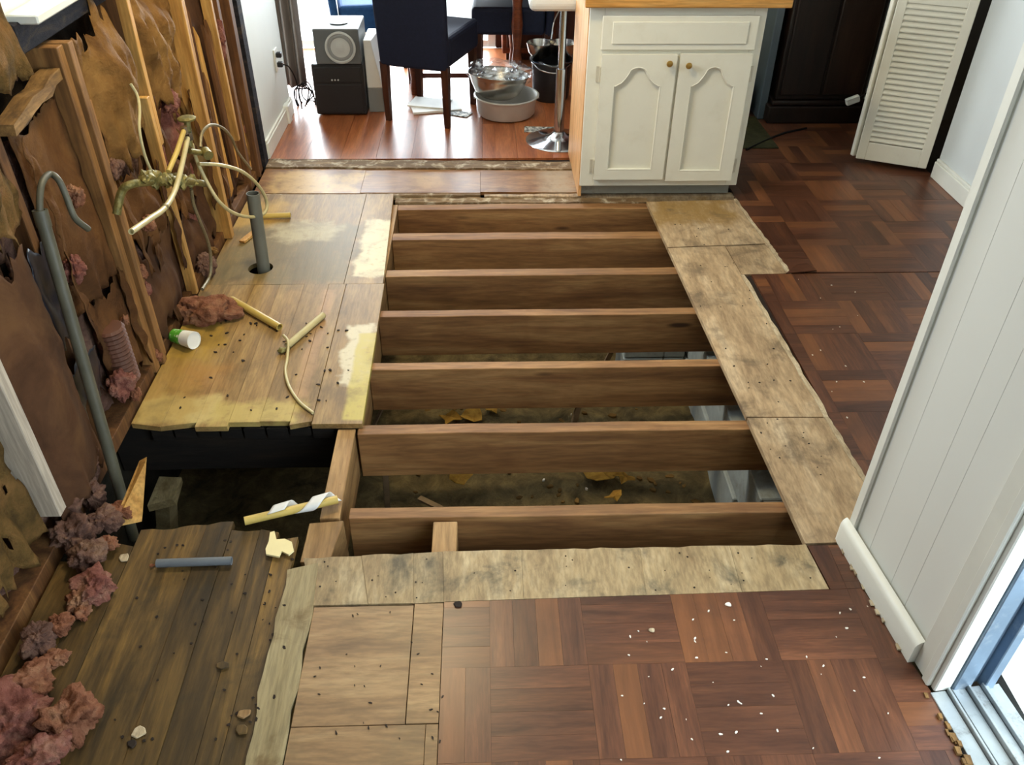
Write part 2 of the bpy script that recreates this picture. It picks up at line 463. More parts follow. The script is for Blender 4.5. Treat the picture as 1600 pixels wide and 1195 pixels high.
def jagpoly(pts, amp=0.004, seg=0.035, jag=None):
    out = []
    n = len(pts)
    for i in range(n):
        a = Vector(pts[i]); b = Vector(pts[(i+1) % n]); L = (b-a).length
        out.append((a.x, a.y))
        if jag is not None and i not in jag: continue
        k = max(1, int(L/seg)); nr = Vector((-(b-a).y, (b-a).x)).normalized()
        for j in range(1, k):
            q = a+(b-a)*(j/k)+nr*random.uniform(-amp, amp); out.append((q.x, q.y))
    return out
def board(name, pts, z1, th, mat, amp=0.0, jag=None, bevel=0.0006):
    pts = ccw([tuple(p) for p in pts]) if amp == 0 else pts
    if amp: pts = jagpoly(pts, amp, jag=jag)
    return MB().prism(pts, z1-th, z1).build(name, mat, floor, bevel=0 if amp else bevel)

# dining room laminate planks
y0, y1 = 4.33, 6.45
xe = -1.16
row = 0
while xe < 1.24:
    w = 0.192
    x2 = min(xe+w, 1.24)
    cuts = [y0, y0+random.uniform(0.5, 1.1), y1]
    for a, b in zip(cuts[:-1], cuts[1:]):
        MB().box(xe+0.0006, x2-0.0006, a+0.0006, b-0.0006, -0.012, 0.0).build('laminate_plank', M['dining'], floor)
    xe = x2; row += 1
MB().box(-1.16, 1.24, 4.33, 6.45, -0.03, -0.0122).build('laminate_underlay', M['underlay'], floor)
# splintered threshold between dining room and kitchen
ps = jagpoly([(-1.15, 4.215), (0.5, 4.17), (0.5, 4.265), (-1.15, 4.325)], 0.007, 0.05)
MB().prism(ps, -0.025, 0.004).build('threshold_board', M['thresh'], floor)
MB().prism([(-1.16, 4.20), (0.5, 4.15), (0.5, 4.33), (-1.16, 4.33)], -0.03, -0.012).build('threshold_bed', M['debris'], floor)
# transition plywood
xs = [-1.15, -0.62, -0.02, 0.47]
for a, b in zip(xs[:-1], xs[1:]):
    ya = lambda x: 4.212-0.027*(x+1.15)
    board('plywood_sheet', [(a+.0003, 3.905), (b-.0003, 3.895), (b-.0003, ya(b)), (a+.0003, ya(a))], -0.004, 0.018, M['transition'])
# splinter strips along the back rim of the hole
MB().prism(jagpoly([(-1.14, 3.885), (-0.02, 3.872), (-0.02, 3.895), (-1.14, 3.906)], 0.004), -0.03, -0.006).build('splinter_strip', M['thresh'], floor)
MB().prism(jagpoly([(-0.44, 3.815), (0.81, 3.80), (0.81, 3.858), (-0.44, 3.87)], 0.006), -0.034, -0.016).build('splinter_strip', M['thresh'], floor)
MB().prism(jagpoly([(0.0, 3.862), (1.26, 3.84), (1.26, 3.89), (0.0, 3.884)], 0.004), -0.034, -0.008).build('splinter_strip', M['plyright'], floor)

# platform on the left: back sheets
def fx(px, py): return F(px, py).x
xr0, xr1 = F(612,318), F(601,428)
yb0, yb1 = F(540,443).y, 3.88
HC = F(407, 418)                       # hole for the pipe
xm = F(548,400).x
# sheet with a round hole: two halves around the hole
def sheet_with_hole(x0, x1, yA, yB, c, r, z1, th, mat, name):
    mbh = MB(); n = 28
    ring = [(c.x+r*math.cos(2*math.pi*k/n), c.y+r*math.sin(2*math.pi*k/n)) for k in range(n)]
    def edgept(t):
        dx, dy = math.cos(t), math.sin(t)
        tx = ((x1 if dx > 0 else x0)-c.x)/dx if abs(dx) > 1e-6 else 1e9
        ty = ((yB if dy > 0 else yA)-c.y)/dy if abs(dy) > 1e-6 else 1e9
        q = min(tx, ty); return (c.x+dx*q, c.y+dy*q)
    ang = [2*math.pi*k/n for k in range(n)]
    corners = [math.atan2(yy-c.y, xx-c.x) % (2*math.pi) for xx in (x0, x1) for yy in (yA, yB)]
    ang = sorted(set(ang+corners))
    m_ = len(ang)
    inn = [(c.x+r*math.cos(t), c.y+r*math.sin(t)) for t in ang]; out = [edgept(t) for t in ang]
    vs = [(x, y, z1) for x, y in inn]+[(x, y, z1) for x, y in out]+[(x, y, z1-th) for x, y in inn]+[(x, y, z1-th) for x, y in out]
    fs = []
    for k in range(m_):
        k2 = (k+1) % m_
        fs += [(k, m_+k, m_+k2, k2), (2*m_+k, 2*m_+k2, 3*m_+k2, 3*m_+k), (k, k2, 2*m_+k2, 2*m_+k), (m_+k, 3*m_+k, 3*m_+k2, m_+k2)]
    return MB().add(vs, fs).build(name, mat, floor)
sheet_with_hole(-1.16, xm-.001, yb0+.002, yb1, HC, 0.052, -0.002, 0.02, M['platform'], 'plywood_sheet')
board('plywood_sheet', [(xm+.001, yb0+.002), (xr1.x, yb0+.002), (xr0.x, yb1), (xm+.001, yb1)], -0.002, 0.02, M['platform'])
# platform front: narrow boards running away from the camera
yf = F(400,662).y
bx = [-1.16, -1.06, -0.95, -0.845, -0.745, -0.645, F(487,658).x]
for i, (a, b) in enumerate(zip(bx[:-1], bx[1:])):
    dz = random.uniform(-0.0012, 0.0006)
    pts = [(a+.0003, yf+random.uniform(-.012,.012)), (b-.0003, yf+random.uniform(-.012,.012)), (b-.0003, yb0-.001), (a+.0003, yb0-.001)]
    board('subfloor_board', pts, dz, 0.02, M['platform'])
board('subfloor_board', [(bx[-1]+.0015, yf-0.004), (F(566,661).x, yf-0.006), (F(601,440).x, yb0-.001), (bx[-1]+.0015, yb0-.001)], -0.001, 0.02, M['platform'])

# dark rotten boards at the lower left
ybe = F(300,816).y
bx = [-1.16, -1.06, F(188,900).x, F(295,900).x, -0.725, F(386,900).x, -0.59, F(451,900).x]
for i, (a, b) in enumerate(zip(bx[:-1], bx[1:])):
    e = ybe+random.uniform(-0.03, 0.02)
    if i == 6: e = 1.60
    if i == 0: e -= 0.14
    if i == 1: e -= 0.05
    pts = jagpoly([(a+.0006, 0.45), (b-.0006, 0.45), (b-.0006, e+random.uniform(-.015,.015)), (a+.0006, e)], 0.008, 0.03, jag=(2,))
    MB().prism(pts, -0.022+random.uniform(-.002,.001), random.uniform(-.004, 0)).build('rotten_board', M['darkplank'], floor)
# pale strip
MB().prism(jagpoly([(F(447,900).x, 1.49), (F(453,900).x, 0.45), (F(475,1000).x+.004, 0.45), (F(475,1000).x+.004, 1.40), (-0.462, 1.512)], 0.006, 0.05, jag=(0, 2)), -0.018, 0.003).build('pale_strip', M['palestrip'], floor)
# plywood pieces by the parquet
xA, xB, xC = F(478,1000).x, F(643,1000).x, F(691,1000).x
yS, yT = F(640,1131).y, F(600,946).y
board('plywood_square', [(xA+.004, yS+.001), (xB-.001, yS+.001), (xB-.001, yT), (xA+.004, yT)], -0.001, 0.018, M['plyclean'])
board('plywood_strip', [(xB+.001, yS+.001), (xC-.001, yS+.001), (xC-.001, yT+.004), (xB+.001, yT+.004)], 0.0, 0.018, M['plyclean'])
board('plywood_square', [(xA+.004, 0.45), (xC-.03, 0.45), (xC-.03, yS-.001), (xA+.004, yS-.001)], -0.001, 0.018, M['plyclean'])
board('plywood_strip', [(xC-.029, 0.45), (xC-.001, 0.45), (xC-.001, yS-.001), (xC-.029, yS-.001)], -0.001, 0.018, M['plyclean'])
# front plywood band
fb_t = [(474,871), (565,868), (646,864), (692,861), (815,859), (1000,855), (1140,852), (1259,850)]
fb_b = [(487,946), (575,944.2), (646,943), (694,940.6), (818,936.4), (1010,930.1), (1160,925.2), (1296,920.7)]
for i in range(len(fb_t)-1):
    a, b, c, d = P2(*fb_t[i]), P2(*fb_t[i+1]), P2(*fb_b[i+1]), P2(*fb_b[i])
    s = 0.0003
    pts = [(d[0]+s, d[1]+.002), (c[0]-s, c[1]+.002), (b[0]-s, b[1]), (a[0]+s, a[1])]
    board('plywood_band', pts, random.uniform(-.0015, .0005), 0.018, M['plyfront'], amp=0.003, jag=(2,))
# right-hand plywood boards
board('plywood_board', [P2(1010,315), P2(1147,312), P2(1196,380), P2(1043,386)], 0.0, 0.018, M['plyright'])
board('plywood_patch', [P2(1134,384), P2(1197,381), P2(1230,426), P2(1159,427.5)], -0.003, 0.018, M['plyright'])
board('plywood_board', [P2(1043.6,387.3), P2(1132.5,384), P2(1158,428), P2(1288.6,651), P2(1166.5,651)], 0.0, 0.018, M['plyright'], amp=0)
board('plywood_board', [P2(1167.5,653), P2(1289.5,653), P2(1356,764), P2(1326,847), P2(1258,849)], 0.001, 0.018, M['plyright'])
# pale ragged line where the parquet was cut
for a, b in (((1147,311),(1198,380)), ((1198,380),(1232,427)), ((1159,430),(1290,652)), ((1290,652),(1357,764))):
    p, q = F(*a), F(*b); n = 16
    pts = []
    for k in range(n+1):
        c = p+(q-p)*k/n; pts.append((c.x-0.003+random.uniform(-.004,.001), c.y))
    for k in range(n, -1, -1):
        c = p+(q-p)*k/n; pts.append((c.x+0.011+random.uniform(-.003,.005), c.y))
    MB().prism(pts, -0.012, 0.003).build('splinter_edge', M['edgepale'], floor)
# lifted corner of parquet by the notch
a = F(1228,428); b = F(1275,427); c = F(1245,414)
MB().add([(a.x,a.y,.001),(b.x,b.y,.012),(c.x+.04,c.y,.006),(c.x,c.y,.001),(a.x,a.y,.005),(b.x,b.y,.016),(c.x+.04,c.y,.010),(c.x,c.y,.005)],
         [(0,1,2,3),(4,5,6,7),(0,1,5,4),(1,2,6,5),(2,3,7,6),(3,0,4,7)]).build('lifted_strip', M['parquet'], floor)

# nail heads and holes, splinters (too small to pick apart)
def scatter(name, mat, n, fn, smin, smax, h=0.003, long=1.0, parent=None, **kw):
    mbx = MB()
    for k in range(n):
        x, y, z = fn()
        s = random.uniform(smin, smax); t = random.uniform(0, 6.28); kk = 5
        pts = [(x+math.cos(t)*math.cos(u)*s*long-math.sin(t)*math.sin(u)*s, y+math.sin(t)*math.cos(u)*s*long+math.cos(t)*math.sin(u)*s) for u in [2*math.pi*i/kk+random.uniform(-.3,.3) for i in range(kk)]]
        mbx.prism(pts, z, z+h*random.uniform(.4, 1.3))
    return mbx.build(name, mat, parent, **kw)
def inquad(pts):
    q = [P2(*p) for p in pts]
    def f():
        u, v = random.random(), random.random()
        a = Vector(q[0])*(1-u)+Vector(q[1])*u; b = Vector(q[3])*(1-u)+Vector(q[2])*u
        c = a*(1-v)+b*v; return c.x, c.y, 0.0002
    return f
scatter('nail_heads', M['debris'], 34, inquad([(484,876),(1255,856),(1285,915),(495,940)]), .0015, .0032, .0012, 1.0, floor, kind='stuff')
scatter('nail_heads', M['debris'], 44, inquad([(1030,340),(1140,340),(1335,790),(1235,790)]), .0015, .0036, .0014, 1.5, floor, kind='stuff')
scatter('nail_heads', M['debris'], 40, inquad([(250,830),(460,850),(400,1180),(120,1180)]), .002, .004, .0014, 1.3, floor, kind='stuff')
scatter('wood_crumbs', M['debris'], 48, inquad([(340,500),(560,500),(540,650),(240,650)]), .0015, .005, .003, 1.9, kind='stuff', label='dark crumbs of rotten wood scattered on left subfloor boards', cat='debris')
scatter('wood_crumbs', M['debris'], 26, inquad([(420,850),(470,850),(450,1180),(385,1180)]), .0012, .004, .003, 1.8, kind='stuff', label='dark crumbs along the pale painted strip in front', cat='debris')
scatter('paint_chips', M['chip'], 46, inquad([(960,960),(1360,940),(1480,1190),(960,1190)]), .0009, .003, .002, 1.8, kind='stuff', label='white paint chips scattered on parquet near the sliding door', cat='debris')
scatter('paint_chips', M['chip'], 14, inquad([(1180,420),(1330,420),(1380,660),(1300,660)]), .001, .003, .002, 1.5, kind='stuff', label='few white specks on parquet right of the hole', cat='debris')
scatter('wood_crumbs', M['debris'], 26, inquad([(500,950),(690,945),(700,1180),(470,1180)]), .001, .0026, .0012, 2.4, kind='stuff', label='dark scratches and crumbs on plywood squares in front', cat='debris')

# ------------------------------------------------------------------ crawl space
GZ = -0.58
def gfn(u, v):
    x = -1.3+u*3.7; y = 0.9+v*3.4
    return (x, y, GZ+0.05*mnoise.fractal(Vector((x*2, y*2, 0)), .8, 2, 4))
MB().grid(gfn, 60, 56).build('crawlspace_ground', M['dirt'], smooth='all', kind='structure')
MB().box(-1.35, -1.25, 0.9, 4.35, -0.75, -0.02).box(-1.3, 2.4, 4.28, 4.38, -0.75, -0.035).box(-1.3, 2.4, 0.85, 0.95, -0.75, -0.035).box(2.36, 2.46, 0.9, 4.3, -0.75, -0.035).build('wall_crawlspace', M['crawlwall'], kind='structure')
# foundation blocks on the right
fw = thing('foundation_wall', (1.0, 2.4, GZ-0.05), 'grey block foundation wall seen below the right ends of the joists', 'wall')
for r in range(2):
    yb = 1.75+(0.2 if r else 0.0)
    while yb < 3.3:
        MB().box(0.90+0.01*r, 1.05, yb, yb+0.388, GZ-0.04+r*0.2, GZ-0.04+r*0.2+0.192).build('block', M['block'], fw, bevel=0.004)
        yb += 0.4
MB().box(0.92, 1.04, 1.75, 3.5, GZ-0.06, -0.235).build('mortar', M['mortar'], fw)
pr = thing('foundation_pier', (0.8, 3.15, GZ-0.05), 'grey block pier standing in the crawl space behind the middle joists', 'pier')
for r in range(2):
    MB().box(0.62, 0.80, 3.04, 3.24, GZ-0.04+r*0.2, GZ-0.04+r*0.2+0.195).build('block', M['block'], pr, bevel=0.004)
    MB().box(0.802, 0.895, 3.04, 3.24, GZ-0.04+r*0.2, GZ-0.04+r*0.2+0.195).build('block', M['block'], pr, bevel=0.004)
# litter on the ground
M['leaf'] = blotch('dead_leaf', [(0.3, (120,84,34)), (0.6, (170,132,58)), (0.8, (196,160,84))], 20, 0.8, 0.2)
M['stick'] = plain('grey_stick', (120,100,74), 0.9, var=0.3)
M['litter'] = blotch('brown_litter', [(0.3, (70,52,28)), (0.6, (110,84,46)), (0.8, (150,118,68))], 9, 0.9, 0.2)
def leaf(px, py, s, label, yellow=False):
    c = F(px, py, GZ+0.05); t0 = random.uniform(0, 6.28); n = 9
    vs = [Vector((c.x, c.y, c.z+0.012))]
    for k in range(n):
        t = t0+2*math.pi*k/n; r = s*random.uniform(.55, 1.15)
        vs.append(Vector((c.x+r*math.cos(t), c.y+r*math.sin(t)*.8, c.z+random.uniform(-.004, .03))))
    MB().add(vs, [(0, 1+k, 1+(k+1) % n) for k in range(n)]).build('dead_leaf', M['leaf'], solid=0.003, label=label, cat='leaf', group='dead leaves in the crawl space')
leaf(718, 748, .055, 'pale dead leaf in crawl space left of centre')
leaf(942, 742, .075, 'largest yellow dead leaf on crawl space dirt')
leaf(975, 748, .045, 'small curled leaf beside the largest yellow leaf')
leaf(735, 650, .06, 'brown leaf pile behind the fifth joist', )
leaf(705, 655, .05, 'smaller brown leaf left of the leaf pile')
leaf(960, 778, .04, 'crumpled leaf just behind the nearest joist')
leaf(770, 640, .035, 'small leaf right of the leaf pile')
def gl():
    x, y = random.uniform(-.3, .85), random.uniform(1.7, 2.95)
    return x, y, GZ+0.05*mnoise.fractal(Vector((x*2, y*2, 0)), .8, 2, 4)-.002
scatter('ground_litter', M['chip'], 50, gl, .002, .006, .008, 1.5, kind='stuff', label='pale bits of rubble littering crawl space dirt', cat='debris')
scatter('ground_litter', M['litter'], 130, gl, .004, .014, .010, 1.6, kind='stuff', label='brown leaf litter spread over crawl space dirt', cat='debris')
def stick(p, q, r, label):
    MB().bar(p, q, r, r*.5).build('wood_stick', M['stick'], label=label, cat='stick')
stick(F(905,632,-.2), F(885,700,-.5), .022, 'thin leaning stick visible behind the fifth joist')
stick(F(957,545,-.2), F(940,580,-.5), .02, 'thin leaning stick visible behind the fourth joist')
stick(F(602,738,-.22), F(606,800,-.5), .02, 'upright thin stick below the left beam')
stick(F(655,778,-.5), F(690,795,-.5), .022, 'short stick lying on the dirt behind nearest joist')
stick(F(600,632,-.22), F(572,690,-.45), .02, 'slanted pale stick under left platform edge')

p = F(252, 786, -.30); q = F(262, 800, -.30)
MB().add([(p.x-.05,p.y,-.34),(p.x+.04,p.y+.02,-.33),(p.x+.05,p.y+.09,-.29),(p.x-.03,p.y+.10,-.30),(p.x-.05,p.y,-.31),(p.x+.03,p.y+.02,-.30),(p.x+.05,p.y+.09,-.265),(p.x-.03,p.y+.10,-.27)],
         [(0,3,2,1),(4,5,6,7),(0,1,5,4),(1,2,6,5),(2,3,7,6),(3,0,4,7)]).bar((p.x, p.y+.05, -.30), (p.x-.06, p.y+.06, GZ), .06, .05).build('broken_board', M['palestrip'], label='broken pale board standing in the small left hole', cat='wood shard')
# ------------------------------------------------------------------ joists
XLB = -0.425
jl = [(3.738,3.796,'rear rim joist at the far end of the hole'), (3.420,3.488,'first floor joist in front of the rear rim'), (3.092,3.15,'second floor joist in front of the rear rim'),
      (2.775,2.822,'third floor joist in front of the rear rim'), (2.422,2.466,'fourth floor joist in front of the rear rim'), (2.064,2.112,'fifth floor joist, just behind the nearest one'), (1.692,1.736,'nearest floor joist, with dark stain near right end')]
def bowed(x0, x1, y0, y1, z0, z1, seed, n=14):
    vs = []; fs = []
    for i in range(n+1):
        x = x0+(x1-x0)*i/n; d = 0.006*mnoise.noise(Vector((x*1.7, seed, 0))); zt = 0.003*mnoise.noise(Vector((x*6, seed, 3)))
        sk = -0.010*(x-0.3)
        sk = 0
        vs += [(x,y0+d+sk,z0),(x,y1+d+sk,z0),(x,y1+d+sk,z1+zt),(x,y0+d+sk,z1+zt)]
    for i in range(n):
        for k in range(4): fs.append((4*i+k, 4*i+(k+1) % 4, 4*i+4+(k+1) % 4, 4*i+4+k))
    fs += [(3,2,1,0), tuple(4*n+k for k in range(4))]
    return MB().add(vs, fs)
for i, (a, b, lab) in enumerate(jl):
    x0 = XLB+0.002
    if i == 6: x0 = -0.405
    bowed(x0, 1.30, a, b, -0.205, -0.019, i*7.3).build('floor_joist', M['joist'], bevel=0.002, label=lab, cat='joist', group='joists across the floor hole')
# beams running away from the camera
MB().box(-0.475, XLB, 2.115, 3.80, -0.205, -0.0225).build('trimmer_beam', M['joisty'], label='wooden beam along left edge of the hole under platform', cat='beam')
MB().box(-0.49, -0.432, 1.70, 2.10, -0.205, -0.0225).build('trimmer_beam', M['joisty'], bevel=.002, label='short exposed beam between the small left hole and large hole', cat='beam')
MB().prism([P2(467,871), P2(513,871), (-0.418, 1.688), (-0.515, 1.68)], -0.19, -0.0195).build('wood_block', M['joisty'], bevel=.002, label='wooden block at the near left corner of the hole', cat='block')
a, b = F(677,815,-.02), F(712,862,-.02)
MB().box(a.x, b.x+.002, b.y-0.1, a.y, -0.12, -0.0195).build('cleat', M['joisty'], bevel=.002, label='short wooden cleat sticking out from front plywood band', cat='wood block')
MB().box(-0.6, 1.3, 1.40, 1.45, -0.205, -0.0195).build('floor_joist', M['joist'], label='joist hidden under the front plywood band', cat='joist', group='joists across the floor hole')
# black rotten joist below the front edge of the platform
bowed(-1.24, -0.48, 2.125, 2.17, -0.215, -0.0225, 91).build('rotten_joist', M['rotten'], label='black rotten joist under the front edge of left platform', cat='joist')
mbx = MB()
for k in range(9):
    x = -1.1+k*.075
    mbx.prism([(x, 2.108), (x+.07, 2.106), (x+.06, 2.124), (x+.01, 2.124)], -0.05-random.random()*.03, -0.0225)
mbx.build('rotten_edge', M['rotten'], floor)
# ------------------------------------------------------------------ walls
XL = -1.16
WY0, WY1, WZ0, WZ1 = 2.30, 3.30, 1.19, 2.1
mb = MB()
mb.box(-1.34, -1.27, -1.2, WY0, -0.02, 2.45).box(-1.34, -1.27, WY1, 4.30, -0.02, 2.45).box(-1.34, -1.27, WY0, WY1, -0.02, WZ0).box(-1.34, -1.27, WY0, WY1, WZ1, 2.45)
wall_left = mb.build('wall_left', M['sheath'], kind='structure', label='stripped outer wall with dark sheathing, studs and torn insulation')
M['studlight'] = wood('light_pine_stud', [(160,112,54), (196,148,80), (214,172,104)], 'z', 3, 14, rough=0.6, rnd=0.1, stain=(0.3, 5, (136,92,44)))
M['studdark'] = wood('brown_old_stud', [(70,42,22), (112,74,40), (150,108,62)], 'z', 3, 14, rough=0.7, rnd=0.2, stain=(0.5, 5, (62,40,24)))
M['studgrey'] = wood('pale_grey_lath', [(150,138,122), (176,164,148), (188,178,162)], 'z', 3, 14, rough=0.7, rnd=0.05)
M['lintel'] = blotch('blackened_header', [(0.3, (22,24,30)), (0.55, (48,46,50)), (0.8, (96,78,54))], 6, 0.8, 0.4, stretch=(1,1,3))
M['studmid'] = wood('tan_old_stud', [(104,70,36), (146,104,58), (176,132,80)], 'z', 3, 14, rough=0.7, rnd=0.2, stain=(0.45, 5, (84,56,32)))
M['rotblock'] = wood('rotten_tan_blocking', [(92,66,36), (128,96,54), (160,124,76)], 'y', 5, 6, rough=0.8, rnd=0.1, stain=(0.6, 12, (60,42,24)))
def stud(y0, y1, z0, z1, mat, x0=-1.265, x1=XL, lean=0.0, name='stud'):
    mbx = MB(); n = 10; vs = []; fs = []
    for i in range(n+1):
        z = z0+(z1-z0)*i/n; d = lean*(z-z0)+0.003*mnoise.noise(Vector((y0*9, z*4, 1)))
        vs += [(x0,y0+d,z),(x1,y0+d,z),(x1,y1+d,z),(x0,y1+d,z)]
    for i in range(n):
        for k in range(4): fs.append((4*i+k, 4*i+(k+1) % 4, 4*i+4+(k+1) % 4, 4*i+4+k))
    fs += [(3,2,1,0), tuple(4*n+k for k in range(4))]
    return mbx.add(vs, fs).build(name, mat, wall_left, bevel=0.002)
stud(1.575, 1.613, 0.13, 2.42, M['studgrey'], x1=-1.13)
stud(1.16, 1.20, 0.0, 2.42, M['studdark'])
stud(2.00, 2.038, 0.0, 2.42, M['studdark'], x1=-1.19)
stud(2.395, 2.433, 0.0, 1.10, M['studmid'])
stud(2.445, 2.478, 0.0, 1.10, M['studmid'], x1=-1.150)
stud(2.490, 2.520, 0.0, 0.92, M['studmid'], x1=-1.165)
stud(2.895, 2.920, 0.02, 0.80, M['studlight'], x0=-1.19, x1=-1.15, lean=0.0)
stud(2.925, 2.952, 0.62, 1.19, M['studlight'], x0=-1.19, x1=-1.152, lean=0.02)
stud(2.935, 2.972, 0.0, 1.19, M['studdark'], x1=-1.185)
stud(3.410, 3.448, 0.0, 2.42, M['studlight'], x0=-1.268, x1=-1.135)
stud(3.452, 3.49, 0.0, 2.42, M['studdark'], x1=-1.16)
stud(3.86, 3.885, 0.28, 1.4, M['studlight'], x0=-1.2, x1=-1.155, lean=-0.03)
stud(3.94, 3.978, 0.0, 2.42, M['studdark'], x1=-1.16)
stud(4.09, 4.115, 0.0, 2.42, M['studdark'], x1=-1.15, lean=0.01)
stud(4.15, 4.19, 0.0, 2.42, M['studdark'], x1=-1.16)
stud(4.225, 4.298, 0.0, 2.42, M['lintel'], x1=-1.15, name='corner_post')
MB().box(-1.265, -1.17, 0.4, 4.29, -0.02, 0.035).build('sole_plate', M['studdark'], wall_left, bevel=.002)
MB().box(-1.265, -1.20, 2.285, 3.40, 1.11, 1.185).build('window_header', M['lintel'], wall_left, bevel=.003)
MB().extrude([(-1.155,2.045,.985),(-1.155,2.05,1.012),(-1.16,2.12,1.02),(-1.165,2.2,1.032),(-1.168,2.27,1.03),(-1.17,2.33,1.045),(-1.165,2.385,1.05),(-1.165,2.385,1.02),(-1.165,2.34,1.018),(-1.165,2.30,1.0),(-1.165,2.22,1.004),(-1.165,2.14,.985)], (-.05,0,0)).build('blocking', M['rotblock'], wall_left)
# splintered battens in the last bays
for k in range(11):
    y = 3.52+k*0.057; z0 = random.uniform(0.03, 0.25); z1 = random.uniform(0.6, 1.15)
    w = random.uniform(.012, .03); x = -1.2+random.uniform(0, .035); ln = random.uniform(-.05, .02)
    MB().add([(x,y,z0),(x+.008,y+w,z0+.03),(x+.008,y+w+ln,z1-.05),(x,y+ln+.005,z1),(x-.012,y,z0),(x-.004,y+w,z0+.03),(x-.004,y+w+ln,z1-.05),(x-.012,y+ln+.005,z1)],
             [(0,1,2,3),(7,6,5,4),(0,4,5,1),(1,5,6,2),(2,6,7,3),(3,7,4,0)]).build('splinter_batten', M['studdark'] if k % 3 else M['studlight'], wall_left)

# kitchen window
w1 = thing('window_1', (-1.29, 2.7, WZ0), kind='structure')
mb = MB()
mb.box(-1.335, -1.235, WY0, WY1, WZ0-.001, WZ0+.05).box(-1.335, -1.235, WY0, WY0+.05, WZ0+.05, WZ1).box(-1.335, -1.235, WY1-.05, WY1, WZ0+.05, WZ1).box(-1.335, -1.235, WY0+.05, WY1-.05, WZ1-.05, WZ1)
mb.build('window_frame', M['trimwhite'], w1, bevel=.004)
MB().box(-1.27, -1.15, WY0+.02, WY1, WZ0-.012, WZ0+.012).build('window_sill', M['trimwhite'], w1, bevel=.004)
g = NT('window_glass'); 
tr = g.n('ShaderNodeBsdfTransparent'); gl_ = g.n('ShaderNodeBsdfGlossy', {'Roughness': 0.03}); mx = g.n('ShaderNodeMixShader', {0: 0.07})
g.t.links.new(tr.outputs[0], mx.inputs[1]); g.t.links.new(gl_.outputs[0], mx.inputs[2]); g.t.links.new(mx.outputs[0], g.t.nodes['Material Output'].inputs[0])
M['glass'] = g.mat
MB().box(-1.292, -1.288, WY0+.05, WY1-.05, WZ0+.05, WZ1-.05).build('window_pane', M['glass'], w1)

# white wall of the dining room, left
wd = MB().box(-1.34, -1.165, 4.302, 5.06, 0, 2.45).build('wall_dining', M['whitewall'], kind='structure')
MB().box(-1.165, -1.148, 4.335, 5.06, 0.0, 0.085).box(-1.165, -1.153, 4.335, 5.06, 0.085, 0.10).build('baseboard_dining', M['trimwhite'], kind='structure', bevel=.003)
MB().box(-1.17, -1.135, 4.86, 4.93, 0.0, 0.105).build('corner_block', M['trimwhite'], label='small white plinth block at end of dining baseboard', cat='plinth block', bevel=.004)
MB().box(-1.9, -1.34, 5.0, 5.06, 0, 2.45).box(-1.95, -1.88, 5.0, 6.5, 0, 2.45).build('wall_alcove', M['whitewall'], kind='structure')
MB().box(-1.9, -1.16, 5.06, 6.45, -0.03, -0.001).build('floor_alcove', M['dining'], kind='structure')
# far wall with glass door
DX0, DX1 = -1.80, 0.10
mb = MB().box(-1.95, DX0, 6.45, 6.55, 0, 2.45).box(DX1, 2.6, 6.45, 6.55, 0, 2.45).box(DX0, DX1, 6.45, 6.55, 2.1, 2.45)
mb.build('wall_far', M['darkpanel'], kind='structure')
d1 = thing('door_1', (-0.5, 6.5, 0), kind='structure')
mb = MB()
for x in (DX0, (DX0+DX1)/2-.03, DX1-.06): mb.box(x, x+.06, 6.47, 6.53, 0, 2.1)
mb.box(DX0, DX1, 6.472, 6.528, 0.0, 0.05).box(DX0, DX1, 6.472, 6.528, 2.05, 2.1)
mb.build('door_frame', M['trimwhite'], d1, bevel=.003)
MB().box(DX0+.06, DX1-.06, 6.498, 6.502, 0.05, 2.05).build('door_pane', M['glass'], d1)
M['patio'] = plain('pale_concrete', (190,190,186), 0.8, var=0.1)
MB().box(-4, 4, 6.56, 12, -0.2, -0.04).build('patio_ground', M['patio'], kind='structure')
# partition behind cabinet and the right-hand part of the room
M['palegreen'] = plain('pale_green_wall', (186,198,186), 0.6, var=0.04, nscale=3)
MB().box(1.30, 1.66, 5.22, 5.32, 0, 2.45).build('wall_hall', M['palegreen'], kind='structure')
MB().box(1.24, 1.30, 5.0, 6.45, 0, 2.45).build('wall_partition', M['darkpanel'], kind='structure')
MB().box(1.3, 3.2, 5.32, 5.42, 0, 2.45).build('wall_hall_end', M['palegreen'], kind='structure')
# right wall, closet opening in it
wr = MB().box(2.36, 2.46, 1.66, 4.06, 0, 2.45).box(2.36, 2.46, 4.80, 5.32, 0, 2.45).box(2.36, 2.46, 4.06, 4.80, 2.05, 2.45).build('wall_right', M['bluewall'], kind='structure')
MB().box(2.338, 2.36, 1.66, 4.055, 0, 0.085).box(2.345, 2.36, 1.66, 4.055, 0.085, 0.1).box(2.338, 2.36, 4.80, 5.32, 0, 0.085).build('baseboard_right', M['trimwhite'], kind='structure', bevel=.003)
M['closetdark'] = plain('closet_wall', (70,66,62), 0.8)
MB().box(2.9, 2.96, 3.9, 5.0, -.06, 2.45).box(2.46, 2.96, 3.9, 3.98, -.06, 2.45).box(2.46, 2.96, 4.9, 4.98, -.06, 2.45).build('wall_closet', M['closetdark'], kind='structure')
MB().box(2.36, 2.96, 3.98, 4.9, -0.03, -0.002).build('floor_closet', M['underlay'], kind='structure')
